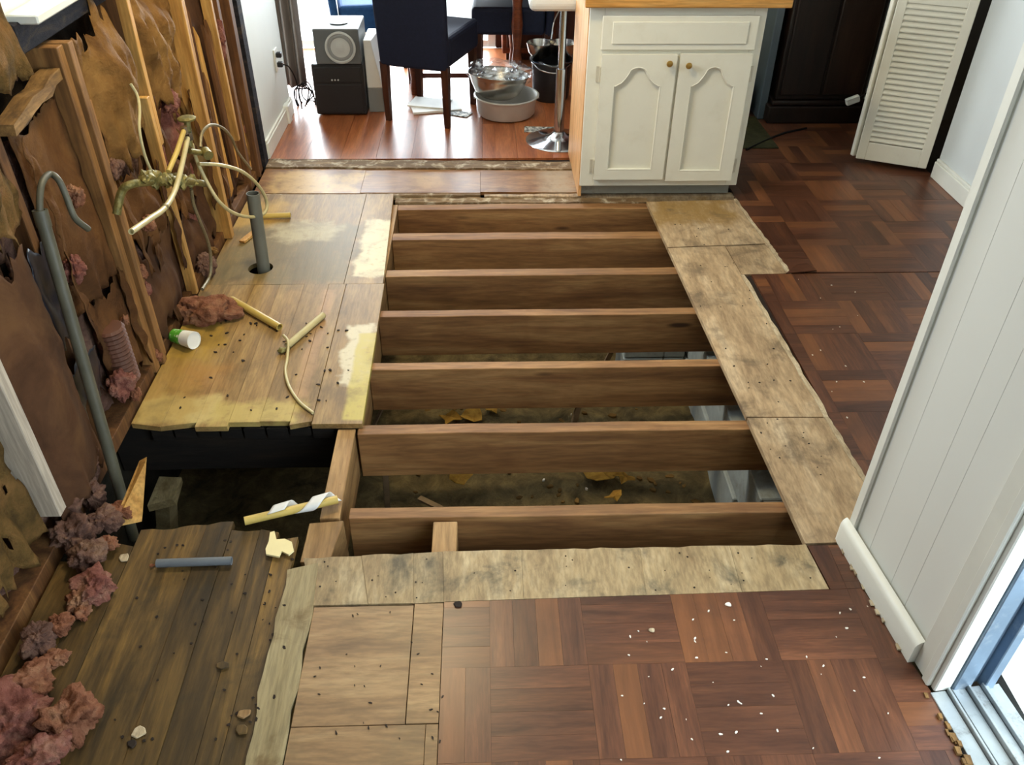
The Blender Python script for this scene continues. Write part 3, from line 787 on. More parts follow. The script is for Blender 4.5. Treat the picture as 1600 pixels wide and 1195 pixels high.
# near right wall with sliding door
M['panelwhite'] = plain('white_wall_panel', (222,224,218), 0.5, var=0.02, nscale=2, bump=0.03)
A = Vector((1.005, 1.55)); B = Vector((1.050, 1.115)); dw = (B-A).normalized(); nw = Vector((-dw.y, dw.x))   # nw points to +x
def wl(t, o): p = A+dw*t+nw*o; return (p.x, p.y)
LW = (B-A).length
wn = MB().prism([wl(0.0,.012), wl(LW,.012), wl(LW,.13), wl(0.0,.13)], 0, 2.45).build('wall_near', M['underlay'], kind='structure')
seams = [0.0, 0.085, 0.20, 0.27, 0.39, LW]
for a, b in zip(seams[:-1], seams[1:]):
    MB().prism([wl(a+.0003,0), wl(b-.0003,0), wl(b-.0003,.012), wl(a+.0003,.012)], 0, 2.45).build('wall_panel', M['panelwhite'], wn, bevel=.0004)
tn = MB().prism([wl(-.022,-.006), wl(.012,-.010), wl(.012,.0), wl(-.004,.0), wl(-.004,.13), wl(-.022,.13)], 0, 2.45).build('trim_1', M['trimwhite'], kind='structure', bevel=.003)
# baseboard with rounded end
mb = MB(); prof = [(0,0), (-.022,0), (-.022,.058), (-.018,.068), (-.010,.075), (0,.078)]
n = len(prof); vs = []
tt = [-.03, -.027, -.02, -.008, LW-.055]
sc_ = [.15, .6, .88, 1.0, 1.0]
for t, k in zip(tt, sc_):
    for (o, z) in prof:
        x, y = wl(t, -.0105+o*k); vs.append((x, y, z*(0.9+.1*k)))
fs = [(i*n+j, i*n+(j+1) % n, (i+1)*n+(j+1) % n, (i+1)*n+j) for i in range(len(tt)-1) for j in range(n)]
fs += [tuple(range(n)), tuple((len(tt)-1)*n+j for j in range(n))[::-1]]
mb.add(vs, fs).build('baseboard_near', M['trimwhite'], kind='structure', smooth=True)
# ragged gap filler under the baseboard
mbx = MB()
for k in range(12):
    t = random.uniform(.01,.36); x, y = wl(t, -.033+random.uniform(-.004,.003)); s = random.uniform(.002, .009)
    mbx.prism([(x-s*.6, y-s), (x+s*.6, y-s*1.2), (x+s, y+s), (x-s*.4, y+s*1.2)], 0.0012, random.uniform(.003,.009))
mbx.build('filler_crumbs', M['edgepale'], kind='stuff', label='crumbled pale filler along foot of the near white wall', cat='debris')
# casing
mb = MB()
mb.prism([wl(LW-.055,-.016), wl(LW-.012,-.016), wl(LW-.012,0), wl(LW-.055,0)], 0, 2.1)
mb.prism([wl(LW-.012,-.022), wl(LW+.012,-.022), wl(LW+.012,.0), wl(LW-.012,.0)], 0, 2.1)
mb.prism([wl(LW+.012,-.012), wl(LW+.028,-.012), wl(LW+.028,.03), wl(LW+.012,.03)], 0, 2.1)
mb.build('trim_2', M['trimwhite'], kind='structure', bevel=.003)
# sliding door frame and track
M['alu'] = plain('weathered_aluminium', (120,140,160), 0.45, metal=0.55, var=0.15, nscale=6, dirt=(0.4, 14, (190,196,200)))
M['alulight'] = plain('light_aluminium_track', (170,176,178), 0.45, metal=0.5, var=0.15, nscale=8, dirt=(0.6, 18, (96,88,76)))
d2 = thing('door_2', (1.12, 1.05, 0), kind='structure')
Jy = wl(LW+.028, 0)[1]
mb = MB().prism([wl(LW+.012,.031), wl(LW+.034,.031), wl(LW+.034,.075), wl(LW+.012,.075)], 0.0, 2.08)
mb.prism([wl(LW+.005,.075), wl(LW+.016,.075), wl(LW+.016,.105), wl(LW+.005,.105)], 0.0, 2.08)
mb.prism([wl(LW+.005,.105), wl(LW+.04,.105), wl(LW+.04,.13), wl(LW+.005,.13)], 0.0, 2.08)
mb.build('door_jamb', M['alu'], d2, bevel=.002)
mb = MB()
def track(o0, o1, z): mb.prism([wl(LW+.03,o0), wl(1.85,o0), wl(1.85,o1), wl(LW+.03,o1)], -0.02, z)
track(-.022, .015, .004); track(.018, .024, .014); track(.03, .062, .008); track(.064, .070, .022); track(.076, .10, .008); track(.102, .112, .02); track(.114, .15, .006)
mb.build('door_track', M['alulight'], d2, bevel=.001)
MB().prism([wl(.8,.08), wl(1.85,.08), wl(1.85,.12), wl(.8,.12)], 0.03, 0.12).prism([wl(.8,.08), wl(.86,.08), wl(.86,.12), wl(.8,.12)], 0.12, 2.05).build('sliding_panel', M['alu'], d2, bevel=.002)
MB().prism([wl(.86,.098), wl(1.85,.098), wl(1.85,.102), wl(.86,.102)], 0.12, 2.05).build('door_pane', M['glass'], d2)
mbx = MB()
for k in range(34):
    t = LW+.03+random.random()*.45; x, y = wl(t, -.034+random.uniform(-.008,.006)); s = random.uniform(.003, .011)
    mbx.prism([(x-s*.6, y-s), (x+s*.7, y-s*1.2), (x+s, y+s), (x-s*.5, y+s*1.2)], 0.0012, random.uniform(.004,.01))
mbx.build('rotten_crumbs', M['rotblock'], kind='stuff', label='rotten wood crumbs beside the sliding door track', cat='debris')
MB().prism([wl(1.86,0), wl(2.8,0), wl(2.8,.13), wl(1.86,.13)], 0, 2.45).build('wall_behind', M['whitewall'], kind='structure')
MB().prism([wl(LW,0), wl(1.86,0), wl(1.86,.13), wl(LW,.13)], 2.09, 2.45).build('wall_over_door', M['whitewall'], kind='structure')
MB().box(1.14, 2.46, 1.565, 1.655, 0, 2.45).build('wall_return', M['whitewall'], kind='structure')
MB().box(-1.34, 1.35, -1.3, -1.2, 0, 2.45).build('wall_back', M['whitewall'], kind='structure')
MB().box(-1.2, 1.2, -1.2, 0.45, -0.03, -0.002).build('floor_behind', M['underlay'], kind='structure')
MB().box(-1.95, 3.2, -1.3, 6.55, 2.45, 2.55).build('ceiling', M['ceiling'], kind='structure')
# outdoors by the sliding door
MB().box(1.26, 6.0, -4, 1.5, -0.2, -0.05).build('deck_ground', M['patio'], kind='structure')
fr = thing('deck_rail', (1.9, 1.3, -0.05), 'white deck railing outside the sliding door', 'railing')
MB().box(1.5, 2.6, 1.30, 1.36, 0.02, 0.10).build('bottom_rail', M['trimwhite'], fr)
for k in range(8): MB().box(1.52+k*.14, 1.56+k*.14, 1.31, 1.35, -0.05, 1.0).build('baluster', M['trimwhite'], fr)
MB().box(1.45, 2.65, 1.28, 1.38, 1.0, 1.04).build('top_rail', M['trimwhite'], fr)

# ------------------------------------------------------------------ insulation in the stripped wall
M['kraft'] = blotch('kraft_paper', [(0.28, (70,46,26)), (0.48, (114,82,44)), (0.72, (142,108,62))], 5, 0.75, 0.8, bd=.012)
M['kraftmid'] = blotch('brown_kraft_paper', [(0.28, (58,37,24)), (0.5, (92,62,36)), (0.74, (120,86,50))], 4, 0.75, 0.7, bd=.012)
M['kraftdark'] = blotch('dark_kraft_paper', [(0.3, (54,36,26)), (0.5, (80,55,38)), (0.75, (108,78,50))], 3.5, 0.75, 0.3, bd=.01)  # darker brown tone, mostly for the lower sheets
M['kraftmould'] = blotch('mouldy_kraft_paper', [(0.25, (52,42,28)), (0.45, (98,76,42)), (0.6, (124,92,54)), (0.78, (110,68,54))], 9, 0.85, 0.7, bd=.02)
M['pink'] = blotch('pink_glass_wool', [(0.28, (98,56,50)), (0.5, (144,92,80)), (0.72, (172,130,110))], 16, 0.95, 0.9, bd=.02)
M['pinkdark'] = blotch('dirty_pink_wool', [(0.28, (74,54,48)), (0.5, (118,88,76)), (0.75, (160,128,104))], 14, 0.95, 0.9, bd=.02)
M['orangewool'] = blotch('orange_wool', [(0.28, (102,62,44)), (0.5, (150,100,76)), (0.75, (180,138,106))], 16, 0.95, 0.9, bd=.02)
def sheet(y0, y1, z0, z1, X, amp, tear, seed, fr=5.0, bulge=0.0, lean=0.0, hole=0.0):
    nu = max(8, int((y1-y0)/.012)); nv = max(10, int((z1-z0)/.014))
    S = Vector((seed*3.7, seed*1.3, 0))
    def fn(u, v):
        y = y0+(y1-y0)*u; z = z0+(z1-z0)*v
        eb = (1-v)**6; et = v**6
        z += tear*mnoise.fractal(Vector((y*14, seed, 0))+S, .6, 2.2, 4)*eb*1.3 + tear*mnoise.fractal(Vector((y*14, seed+9, 4))+S, .6, 2.2, 4)*et*1.3
        eu = (1-u)**8+u**8
        y += tear*.35*mnoise.noise(Vector((z*16, seed, 2))+S)*eu
        r = mnoise.fractal(Vector((y*fr, z*fr*.6, seed))+S, .8, 2.0, 4)
        rid = abs(mnoise.noise(Vector((y*fr*2.2+z*2, z*fr*.8, seed+5))+S))
        x = X+amp*(r*.8+rid*.9)+bulge*math.sin(math.pi*u)*math.sin(math.pi*min(1, v+.15))+lean*(1-v)+0.03*eb*mnoise.noise(Vector((y*20, 0, seed)))
        return (x, y, z)
    kp = None
    if hole: kp = lambda u, v: mnoise.fractal(Vector((u*3.1*(y1-y0)*4, v*(z1-z0)*5, seed+2))+S, .6, 2, 3) < hole
    return MB().grid(fn, nu, nv, kp)
def batt(label, ybase, zb, sheets, wool):
    t = thing('insulation_batt', (-1.2, ybase, zb), label, 'insulation', 'insulation batts between the studs')
    for (mat, a) in sheets: sheet(*a).build('paper_facing', M[mat], t, smooth='all', solid=0.002, fixn=False)
    for (mat, a) in wool: sheet(*a).build('glass_wool', M[mat], t, smooth='all', solid=0.01, fixn=False)
    return t
# args: y0,y1,z0,z1,X,amp,tear,seed,fr,bulge,lean,hole
batt('mouldy insulation batt at the lower left edge of the wall', 1.38, 0.05, [('kraftmould', (1.21,1.57,0.08,1.6,-1.2,.03,.03,1,6,.03,0,.45))], [('pinkdark', (1.21,1.57,0.02,1.6,-1.245,.02,.02,2,8))])
batt('smooth dark brown paper batt beside the pale grey lath', 1.8, 0.05, [('kraftdark', (1.62,1.90,0.07,0.74,-1.16,.016,.05,3,3,.03)), ('kraftmould', (1.62,1.99,0.80,1.6,-1.18,.03,.05,4,7,.03,0,.5))], [('pinkdark', (1.62,1.99,0.05,1.5,-1.235,.02,.02,5,8,0,0,.25))])
batt('mouldy yellow and pink batt at the top left beside window', 2.16, 1.06, [('kraftmould', (2.045,2.275,1.07,1.7,-1.205,.02,.03,41,8,.01))], [('pinkdark', (2.045,2.275,1.06,1.7,-1.235,.02,.03,42,8))])
batt('brown paper batt under the notched blocking, behind the tall drain pipe', 2.2, 0.1, [('kraftmid', (2.09,2.39,0.42,0.965,-1.2,.018,.03,6,3,.015)), ('kraftmid', (2.16,2.40,0.06,0.40,-1.2,.02,.05,7,5,.03))], [('pinkdark', (2.04,2.39,0.05,0.95,-1.24,.02,.03,8,9))])
batt('crumpled paper batt hanging under the window, torn along its bottom', 2.7, 0.1, [('kraft', (2.54,2.86,0.70,1.08,-1.195,.045,.08,9,5,.03,.02)), ('kraftmid', (2.58,2.90,0.34,0.62,-1.2,.03,.08,10,6,.02)), ('kraftdark', (2.53,2.90,0.05,0.36,-1.19,.02,.05,11,4,.03))], [('pinkdark', (2.53,2.90,0.04,0.85,-1.235,.03,.03,12,9))])
batt('wrinkled paper batt between the two light studs with pink wool below', 3.18, 0.1, [('kraft', (2.98,3.40,0.72,1.12,-1.215,.05,.06,13,6,.035,.02)), ('kraft', (3.02,3.40,0.60,0.76,-1.225,.03,.07,14,7)), ('kraftmid', (2.99,3.37,0.28,0.50,-1.215,.045,.06,15,8,.02)), ('kraftdark', (2.98,3.38,0.03,0.30,-1.205,.035,.05,16,6,.03))], [('pink', (2.98,3.40,0.04,0.80,-1.235,.035,.03,17,8,.02))])
batt('dark reddish batt behind the splintered battens', 3.7, 0.05, [('kraftdark', (3.50,3.93,0.04,1.2,-1.215,.02,.04,18,5,.01))], [])
batt('narrow batt with bright pink wool beside the dark corner post', 4.05, 0.05, [('kraft', (3.985,4.15,0.05,0.42,-1.19,.02,.08,19,7)), ('kraft', (3.985,4.15,0.72,1.2,-1.19,.02,.06,20,6))], [('pink', (3.985,4.15,0.04,1.1,-1.22,.02,.03,21,7,.02))])
batt('dark batt on wall at lower left, below frame edge', 0.95, 0.05, [('kraftmould', (0.7,1.15,0.05,1.2,-1.2,.03,.04,25,6,.03,0,.45))], [('pinkdark', (0.7,1.15,0.02,1.2,-1.245,.02,.02,26,8))])

for (y, z0, z1, w, mt) in ((2.075,.35,.95,.03,'kraftmid'), (2.545,.30,.66,.035,'kraftmid'), (2.87,.12,.60,.03,'kraftdark'), (3.0,.30,.72,.03,'kraftmid'), (3.37,.20,.66,.03,'kraftmid'), (2.36,.05,.42,.03,'kraftmid'), (3.55,.05,.5,.04,'kraftmid'), (2.66,.05,.34,.05,'kraftmid')):
    sheet(y, y+w, z0, z1, -1.175, .02, .06, y*7, 9, 0, .015).build('torn_strip', M[mt], wall_left, smooth='all', solid=.002, fixn=False)
# blue-black sheets standing in for the shade of the torn gap beside the drain pipe
M['gapshade'] = plain('gap_shade_black', (18,22,34), 0.35, var=0.3)
sheet(1.93, 2.06, 0.42, 0.70, -1.19, .02, .05, 31, 6).build('gap_shade_sheet', M['gapshade'], smooth='all', solid=.002, label='dark sheet standing in for shade in the torn gap left of drain pipe', cat='shade sheet', fixn=False)
sheet(1.88, 2.06, 0.20, 0.36, -1.17, .02, .05, 33, 6).build('gap_shade_sheet', M['gapshade'], smooth='all', solid=.002, label='lower dark sheet standing in for shade in the gap beside drain pipe', cat='shade sheet', fixn=False)
# corrugated duct
M['duct'] = plain('brown_corrugated_duct', (96,58,40), 0.6, var=0.2)
prof = []
for k in range(27): prof.append((0.042+(0.007 if k % 2 else 0), 0.0+k*0.008))
MB().lathe(prof, (-1.185, 2.22, 0.10), 18).build('corrugated_duct', M['duct'], smooth=False, label='short brown corrugated duct stub in the left wall', cat='duct')

# pink clumps
cl_seed = [100]
def clump(c, r, mat, label, group=None, amp=.65, sub=5):
    cl_seed[0] += 1
    s = max(r)
    return MB().blob(c, r, sub, amp, .9/s, cl_seed[0]).build('insulation_clump', M[mat], smooth='all', label=label, cat='insulation', group=group)
def cfloor(px, py, r, mat, label, group=None, z=0):
    p = F(px, py, z+r[2]*.7); clump((p.x, p.y, z+r[2]*.75), r, mat, label, group)
def cwall(px, py, r, mat, label, group=None, X=-1.165):
    p = WX(px, py, X); clump(p, r, mat, label, group)
cfloor(330, 487, (.10,.055,.045), 'orangewool', 'long pink orange wool clump beside the green and white cup')
cfloor(112, 1118, (.055,.05,.045), 'orangewool', 'round pinkish clump alone on dark boards at lower left')
cfloor(42, 1068, (.05,.05,.04), 'orangewool', 'orange wool clump above the lowest left heap')
cfloor(12, 1130, (.075,.08,.05), 'pink', 'large pink wool heap at the lower left edge')
cfloor(62, 1182, (.06,.05,.04), 'pink', 'pink wool clump at the lower left corner')
G = 'wool scraps along the left wall foot'
for (px, py, r, m_, lab) in [
    (150,915,(.05,.045,.03),'pink','large pink and grey wool scrap left of the slate grey pipe'),
    (125,938,(.03,.035,.02),'orangewool','orange wool scrap just below the large pink scrap'),
    (135,872,(.045,.04,.035),'pinkdark','greyish wool scrap just above the large pink scrap'),
    (168,852,(.032,.026,.02),'orangewool','small orange wool scrap beside the pale wood chip'),
    (115,838,(.045,.045,.045),'pinkdark','dirty wool scrap at foot of the pale grey lath'),
    (160,815,(.045,.035,.03),'pinkdark','wide dirty wool scrap between lath and wood shard'),
    (190,800,(.04,.03,.026),'orangewool','orange wool scrap touching the wood shard'),
    (95,975,(.032,.026,.02),'orangewool','flat orange wool scrap under the mouldy batt'),
    (58,1000,(.035,.045,.035),'pinkdark','dark wool scrap against the mouldy batt'),
    (88,1028,(.028,.022,.018),'orangewool','curled orange scrap above the round pinkish clump'),
    (110,800,(.04,.045,.055),'pinkdark','tall dirty wool tuft beside the lower end of lath'),
    (140,775,(.035,.035,.045),'pinkdark','wool tuft left of the drain pipe foot'),
    (130,958,(.018,.018,.014),'orangewool','tiny orange scrap below the orange wool scrap')]:
    cfloor(px, py, r, m_, lab, G)
G2 = 'wool tufts on the stripped wall'
for (px, py, r, m_, lab) in [
    (118,305,(.02,.025,.028),'orangewool','orange wool tuft under the hooked tube'),
    (118,420,(.025,.035,.04),'pink','pink wool tuft right of the drain pipe at mid height'),
    (180,265,(.02,.045,.03),'pinkdark','dull pink wool left of the corroded pipe'),
    (222,425,(.014,.022,.022),'orangewool','upper of two small tufts beside the double stud'),
    (228,452,(.014,.02,.024),'pink','lower of two small tufts beside the double stud'),
    (190,600,(.03,.04,.045),'pink','round pink tuft below the corrugated duct'),
    (212,615,(.016,.02,.022),'orangewool','pale tuft at the foot of the double stud'),
    (195,500,(.012,.016,.016),'orangewool','tiny tuft on the double stud above the cup'),
    (265,160,(.02,.06,.035),'pink','bright pink wool between the two light studs'),
    (233,350,(.016,.03,.026),'orangewool','small tuft behind the cut end of the cream tube'),
    (345,60,(.015,.035,.07),'pink','long pink streak near the dark corner post'),
    (240,520,(.014,.018,.022),'orangewool','small tuft left of the paper cup'),
    (318,415,(.035,.04,.05),'pinkdark','purplish wool bulge beside the drop hose'),
    (245,555,(.014,.022,.018),'orangewool','small tuft below and left of the paper cup'),
    (140,715,(.025,.035,.045),'pinkdark','dark tuft left of the drain pipe, low on wall'),
    (330,392,(.025,.022,.022),'kraft','tan lump at the lower end of drop hose')]:
    cwall(px, py, r, m_, lab, G2)
# torn wood shard by the small hole
a = F(205,815); b = F(233,745,.06)
MB().add([(a.x-.04,a.y-.02,.0),(a.x+.03,a.y,.0),(b.x+.005,b.y,.12),(b.x-.02,b.y,.10),(a.x-.04,a.y,.015),(a.x+.03,a.y+.02,.015),(b.x+.005,b.y+.015,.125),(b.x-.02,b.y+.015,.11)],
         [(0,1,2,3),(7,6,5,4),(0,4,5,1),(1,5,6,2),(2,6,7,3),(3,7,4,0)]).build('wood_shard', M['studlight'], label='splintered upright wood shard at the corner of small hole', cat='wood shard')

# ------------------------------------------------------------------ pipes
M['pipegrey'] = plain('grey_green_pipe', (82,80,66), 0.5, var=0.2, nscale=10, dirt=(0.4, 14, (58,54,40)))
M['pvcgrey'] = plain('grey_plastic_pipe', (104,106,98), 0.45, var=0.12, nscale=10)
M['slate'] = plain('slate_blue_pipe', (104,110,116), 0.4, var=0.1)
M['cpvc'] = plain('yellow_plastic_pipe', (196,170,92), 0.4, var=0.12, nscale=14, dirt=(0.35, 12, (150,120,56)))
M['hose'] = plain('cream_plastic_hose', (190,178,132), 0.4, var=0.1, nscale=14, dirt=(0.4, 10, (150,132,80)))
M['hosegrey'] = plain('grey_braided_hose', (128,118,90), 0.45, metal=0.3, var=0.25, nscale=120)
M['brass'] = plain('corroded_brass', (126,116,66), 0.5, metal=0.4, var=0.35, nscale=30, bump=0.4, dirt=(0.6, 26, (70,82,50)))
M['chrome'] = plain('chrome', (200,204,208), 0.12, metal=1.0, var=0.03)
M['cordblack'] = plain('black_cord', (20,18,17), 0.8, spec=0.2)
W = lambda px, py, X=-1.06: WX(px, py, X)
# tall drain pipe with hooked tube
t = thing('drain_pipe', (WX(188,772,-1.09).x, WX(188,772,-1.09).y, -0.1), 'tall grey drain pipe along left wall with a hooked tube on top', 'pipe')
p0, p1 = W(62,328,-1.12), W(190,775,-1.09)
MB().tube([p0, p1+(p1-p0)*.18], .0165, 16, hollow=.8).build('pipe', M['pipegrey'], t, smooth=True)
MB().tube([p0+(p1-p0)*0.0, p0+(p1-p0)*.05], .0185, 16, hollow=.85).build('collar', M['pipegrey'], t, smooth=True)
hp = [W(63,345,-1.12), W(62,312,-1.12), W(66,285,-1.12), W(78,272,-1.12), W(92,282,-1.10), W(104,308,-1.09), W(117,340,-1.08), W(138,358,-1.07)]
MB().tube(bezier(hp, 6), .0085, 12, hollow=.7).build('hooked_tube', M['pipegrey'], t, smooth=True)
# upright pipe stub through the platform
t = thing('pipe_stub', (HC.x, HC.y, -0.1), 'upright grey pipe stub through round hole in left platform', 'pipe')
tp = DY(395, 302, HC.y+.01)
MB().tube([Vector((HC.x, HC.y, -0.30)), tp], .0265, 20, hollow=.86).build('pipe', M['pvcgrey'], t, smooth=True)
# faucet and supply lines hanging on the wall
FX = -1.04
t = thing('supply_lines', (FX, W(290,200,FX).y, 0.3), 'tangle of old faucet fittings, valves and cream supply hoses on left wall', 'plumbing')
c = W(292,187,FX)
MB().lathe([(.012,0), (.030,0), (.032,.006), (.024,.010), (.012,.010)], (c.x, c.y, c.z), 20).build('escutcheon', M['brass'], t, smooth=True)
MB().tube([c+Vector((0,0,.004)), W(297,230,FX)], .011, 10).build('shank', M['brass'], t, smooth=True)
for px, py in ((288,203), (296,212)): 
    q = W(px, py, FX+.01); MB().tube([q+Vector((0,0,.012)), q-Vector((0,0,.014))], .0125, 6).build('hex_nut', M['chrome'], t)
MB().tube([W(287,205,FX+.01), W(276,238,FX+.01), W(263,268,FX)], .0085, 10).build('supply_tube', M['cpvc'], t, smooth=True)
MB().tube(bezier([W(293,216,FX+.01), W(284,258,FX+.02), W(273,298,FX+.03), W(257,325,FX+.04), W(232,343,FX+.05), W(205,362,FX+.06)], 8), .0088, 10, hollow=.7).build('supply_tube', M['hose'], t, smooth=True)
q = W(258,323,FX+.04); MB().blob(q, (.011,.011,.011), 2, .1, 5, 3).build('coupling', M['hosegrey'], t, smooth=True)
# corroded horizontal pipe with valves
MB().tube(bezier([W(182,335,-1.12), W(190,300,-1.10), W(205,288,-1.07), W(235,284,-1.05), W(270,280,-1.045), W(320,287,-1.04)], 6), .0125, 10).build('corroded_pipe', M['brass'], t, smooth=True)
for px, r_ in ((228,.022), (243,.027), (262,.022), (280,.027), (300,.022)):
    q = W(px, 281+(px-262)*.07, -1.045); MB().blob(q, (r_*.9, r_*1.2, r_), 3, .6, 45, px).build('fitting', M['brass'], t, smooth=True)
MB().tube([W(296,236,FX), W(322,240,FX+.03)], .010, 10).build('valve_body', M['brass'], t, smooth=True)
MB().tube([W(320,236,FX+.03), W(326,243,FX+.05)], .018, 10).build('valve_knob', M['brass'], t, smooth=True)
# loop hose
lp = [W(311,256,-1.03), W(345,258,-.98), W(378,268,-.94), W(402,288,-.91), W(416,312,-.90), W(415,330,-.905), W(402,338,-.93), W(382,338,-.95), W(360,330,-.97), W(340,312,-.99), W(322,282,-1.02), W(308,252,-1.04), W(300,225,-1.04)]
MB().tube(bezier(lp, 7), .0068, 10).build('loop_hose', M['hose'], t, smooth=True)
MB().tube(bezier([W(313,230,-1.04), W(316,207,-1.04), W(330,195,-1.03), W(348,200,-1.03), W(362,216,-1.04), W(372,238,-1.06), W(392,264,-1.08)], 7), .0058, 8).build('arched_hose', M['hosegrey'], t, smooth=True)
MB().tube(bezier([W(299,296,-1.05), W(302,318,-1.06), W(312,345,-1.06), W(324,375,-1.07), W(329,400,-1.08), W(328,430,-1.09), W(316,452,-1.09)], 6), .0065, 8).build('drop_hose', M['hosegrey'], t, smooth=True)
MB().tube(bezier([W(204,131,-1.08), W(214,148,-1.07), W(218,170,-1.06), W(218,205,-1.05), W(227,245,-1.05), W(240,275,-1.05)], 7), .0045, 8).build('electric_cable', M['hose'], smooth=True, label='thin cream cable rising from the corroded pipe on left wall', cat='cable')
# loose pieces on the platform
def loose(name, a, b, r, mat, label, hollow=.72, za=None):
    za = r if za is None else za
    MB().tube([F(a[0], a[1], za), F(b[0], b[1], za)], r, 14, hollow=hollow).build(name, M[mat], smooth=True, label=label, cat='pipe')
loose('cut_pipe', (362,468), (437,511), .0145, 'cpvc', 'short yellow pipe offcut lying on the left platform')
loose('cut_pipe', (449,540), (505,492), .0125, 'hose', 'cream pipe offcut with a cable laid over its end')
loose('cut_pipe', (404,338), (454,336), .0125, 'cpvc', 'yellow pipe offcut behind the upright pipe stub')
loose('cut_pipe', (245,880), (362,876), .0115, 'slate', 'slate grey pipe offcut on dark boards at lower left')
cp = [F(443,524,.028), F(450,534,.028), F(449,558,.006), F(446,580,.006), F(452,604,.006), F(468,628,.006), F(489,645,.006)]
MB().tube(bezier(cp, 7), .0055, 10).build('cable_offcut', M['hose'], smooth=True, label='curved cream cable offcut on platform, crossing a pipe end', cat='cable')
q = F(441,547,.01); MB().blob(q, (.018,.012,.010), 2, .4, 40, 5).build('pipe_clip', M['brass'], label='small brass clip at the lower end of cream pipe offcut', cat='clip')
p, q = F(378,378,.006), F(398,362,.006)
MB().bar(p, q, .028, .010).build('wood_sliver', M['studlight'], label='yellow wood sliver lying behind the upright pipe stub', cat='wood offcut')
# pipe bridging the small hole, with a twisted white wrap
p, q = F(382,814,.012), F(527,777,.012)
p.z = .012; q.z = .004
tw = thing('wrapped_pipe', ((p.x+q.x)/2, (p.y+q.y)/2, 0), 'yellow pipe with twisted white wrap lying across the small hole', 'pipe')
MB().tube([p, q], .0125, 14, hollow=.75).build('pipe', M['cpvc'], tw, smooth=True)
M['wrap'] = plain('white_plastic_wrap', (214,214,212), 0.5, var=0.06)
d = (q-p); L = d.length; dn = d.normalized(); a_ = dn.cross(Vector((0,0,1))).normalized(); b_ = a_.cross(dn)
mbx = MB()
def ribbon(u, v):
    s = .33+.62*u; ang = 1.0+u*9.5+v*0.2; r = .0145+.012*max(0, math.sin(u*9))**2+.004*v
    return p+d*s+dn*((v-.5)*.05)+(a_*math.cos(ang)+b_*math.sin(ang)*.8)*r+Vector((0,0,.002))
mbx.grid(ribbon, 60, 5).build('twisted_wrap', M['wrap'], tw, smooth='all', solid=.002, fixn=False)
# torn foam sheet
pl_ = [(423,836),(430,834),(433,847),(446,846),(457,851),(460,864),(452,871),(441,865),(437,874),(417,870),(416,862),(421,850)]
MB().prism([P2(*u) for u in pl_], 0.006, 0.012).build('foam_scrap', plain('cream_foam', (232,218,166), 0.8, var=0.05), label='torn cream foam scrap beside the near left wooden block', cat='foam scrap')
# cup
c0, c1 = F(272,524,.026), F(303,532,.032)
c0.z = .026; c1.z = .033
ax = (c1-c0).normalized(); L = .098; c1 = c0+ax*L
cp = thing('paper_cup', c0, 'green and white paper cup lying on its side on platform', 'cup')
M['cupwhite'] = plain('white_paper', (232,232,226), 0.5, var=0.03)
k = NT('green_print'); k.set(**{'Base Color': k.ramp(k.noise(k.pos(), 60, 3), [(.40, (70,150,40)), (.55, (96,176,52)), (.62, (226,232,214))]), 'Roughness': .5}); M['cupgreen'] = k.mat
MB().tube([c0+ax*L*.5, c1], [.029, .033], 24, hollow=.93).build('cup_wall', M['cupwhite'], cp, smooth=True)
MB().tube([c0, c0+ax*L*.5], [.0252, .0292], 24).build('printed_band', M['cupgreen'], cp, smooth=True)
MB().tube([c1-ax*.004, c1-ax*.003], [.031,.031], 24).build('cup_lid', M['cupwhite'], cp, smooth=True)
# small fragments on the dark boards
def frag(px, py, s, mat, label, h=.005):
    c = F(px, py); n = 6; t0 = random.random()*6
    pts = [(c.x+math.cos(t0+2*math.pi*i/n)*s*random.uniform(.6,1.2), c.y+math.sin(t0+2*math.pi*i/n)*s*random.uniform(.5,1)) for i in range(n)]
    MB().prism(pts, .0005, h).build('wood_chip', mat, bevel=.002, label=label, cat='wood chip')
frag(217, 1143, .02, M['edgepale'], 'grey wood chip on dark boards near the bottom edge')
frag(208, 1162, .014, M['debris'], 'dark chip just below the grey wood chip')
frag(348, 1040, .018, M['darkplank'], 'curled brown chip in the middle of dark boards')
frag(382, 1115, .016, M['joisty'], 'brown crumbled chip near the pale strip, lower')
frag(378, 1140, .018, M['darkplank'], 'lowest dark chip near the pale strip')
frag(195, 872, .018, M['edgepale'], 'flat pale chip left of slate grey pipe')
frag(238, 884, .010, M['orangewool'], 'small orange crumb at the left end of slate pipe')
frag(716, 944, .014, M['debris'], 'black curled scrap on edge of front plywood band')
frag(1138, 945, .010, M['chip'], 'flat white chip on parquet below the plywood band')
frag(1018, 985, .011, M['edgepale'], 'pale chip on the parquet near centre')
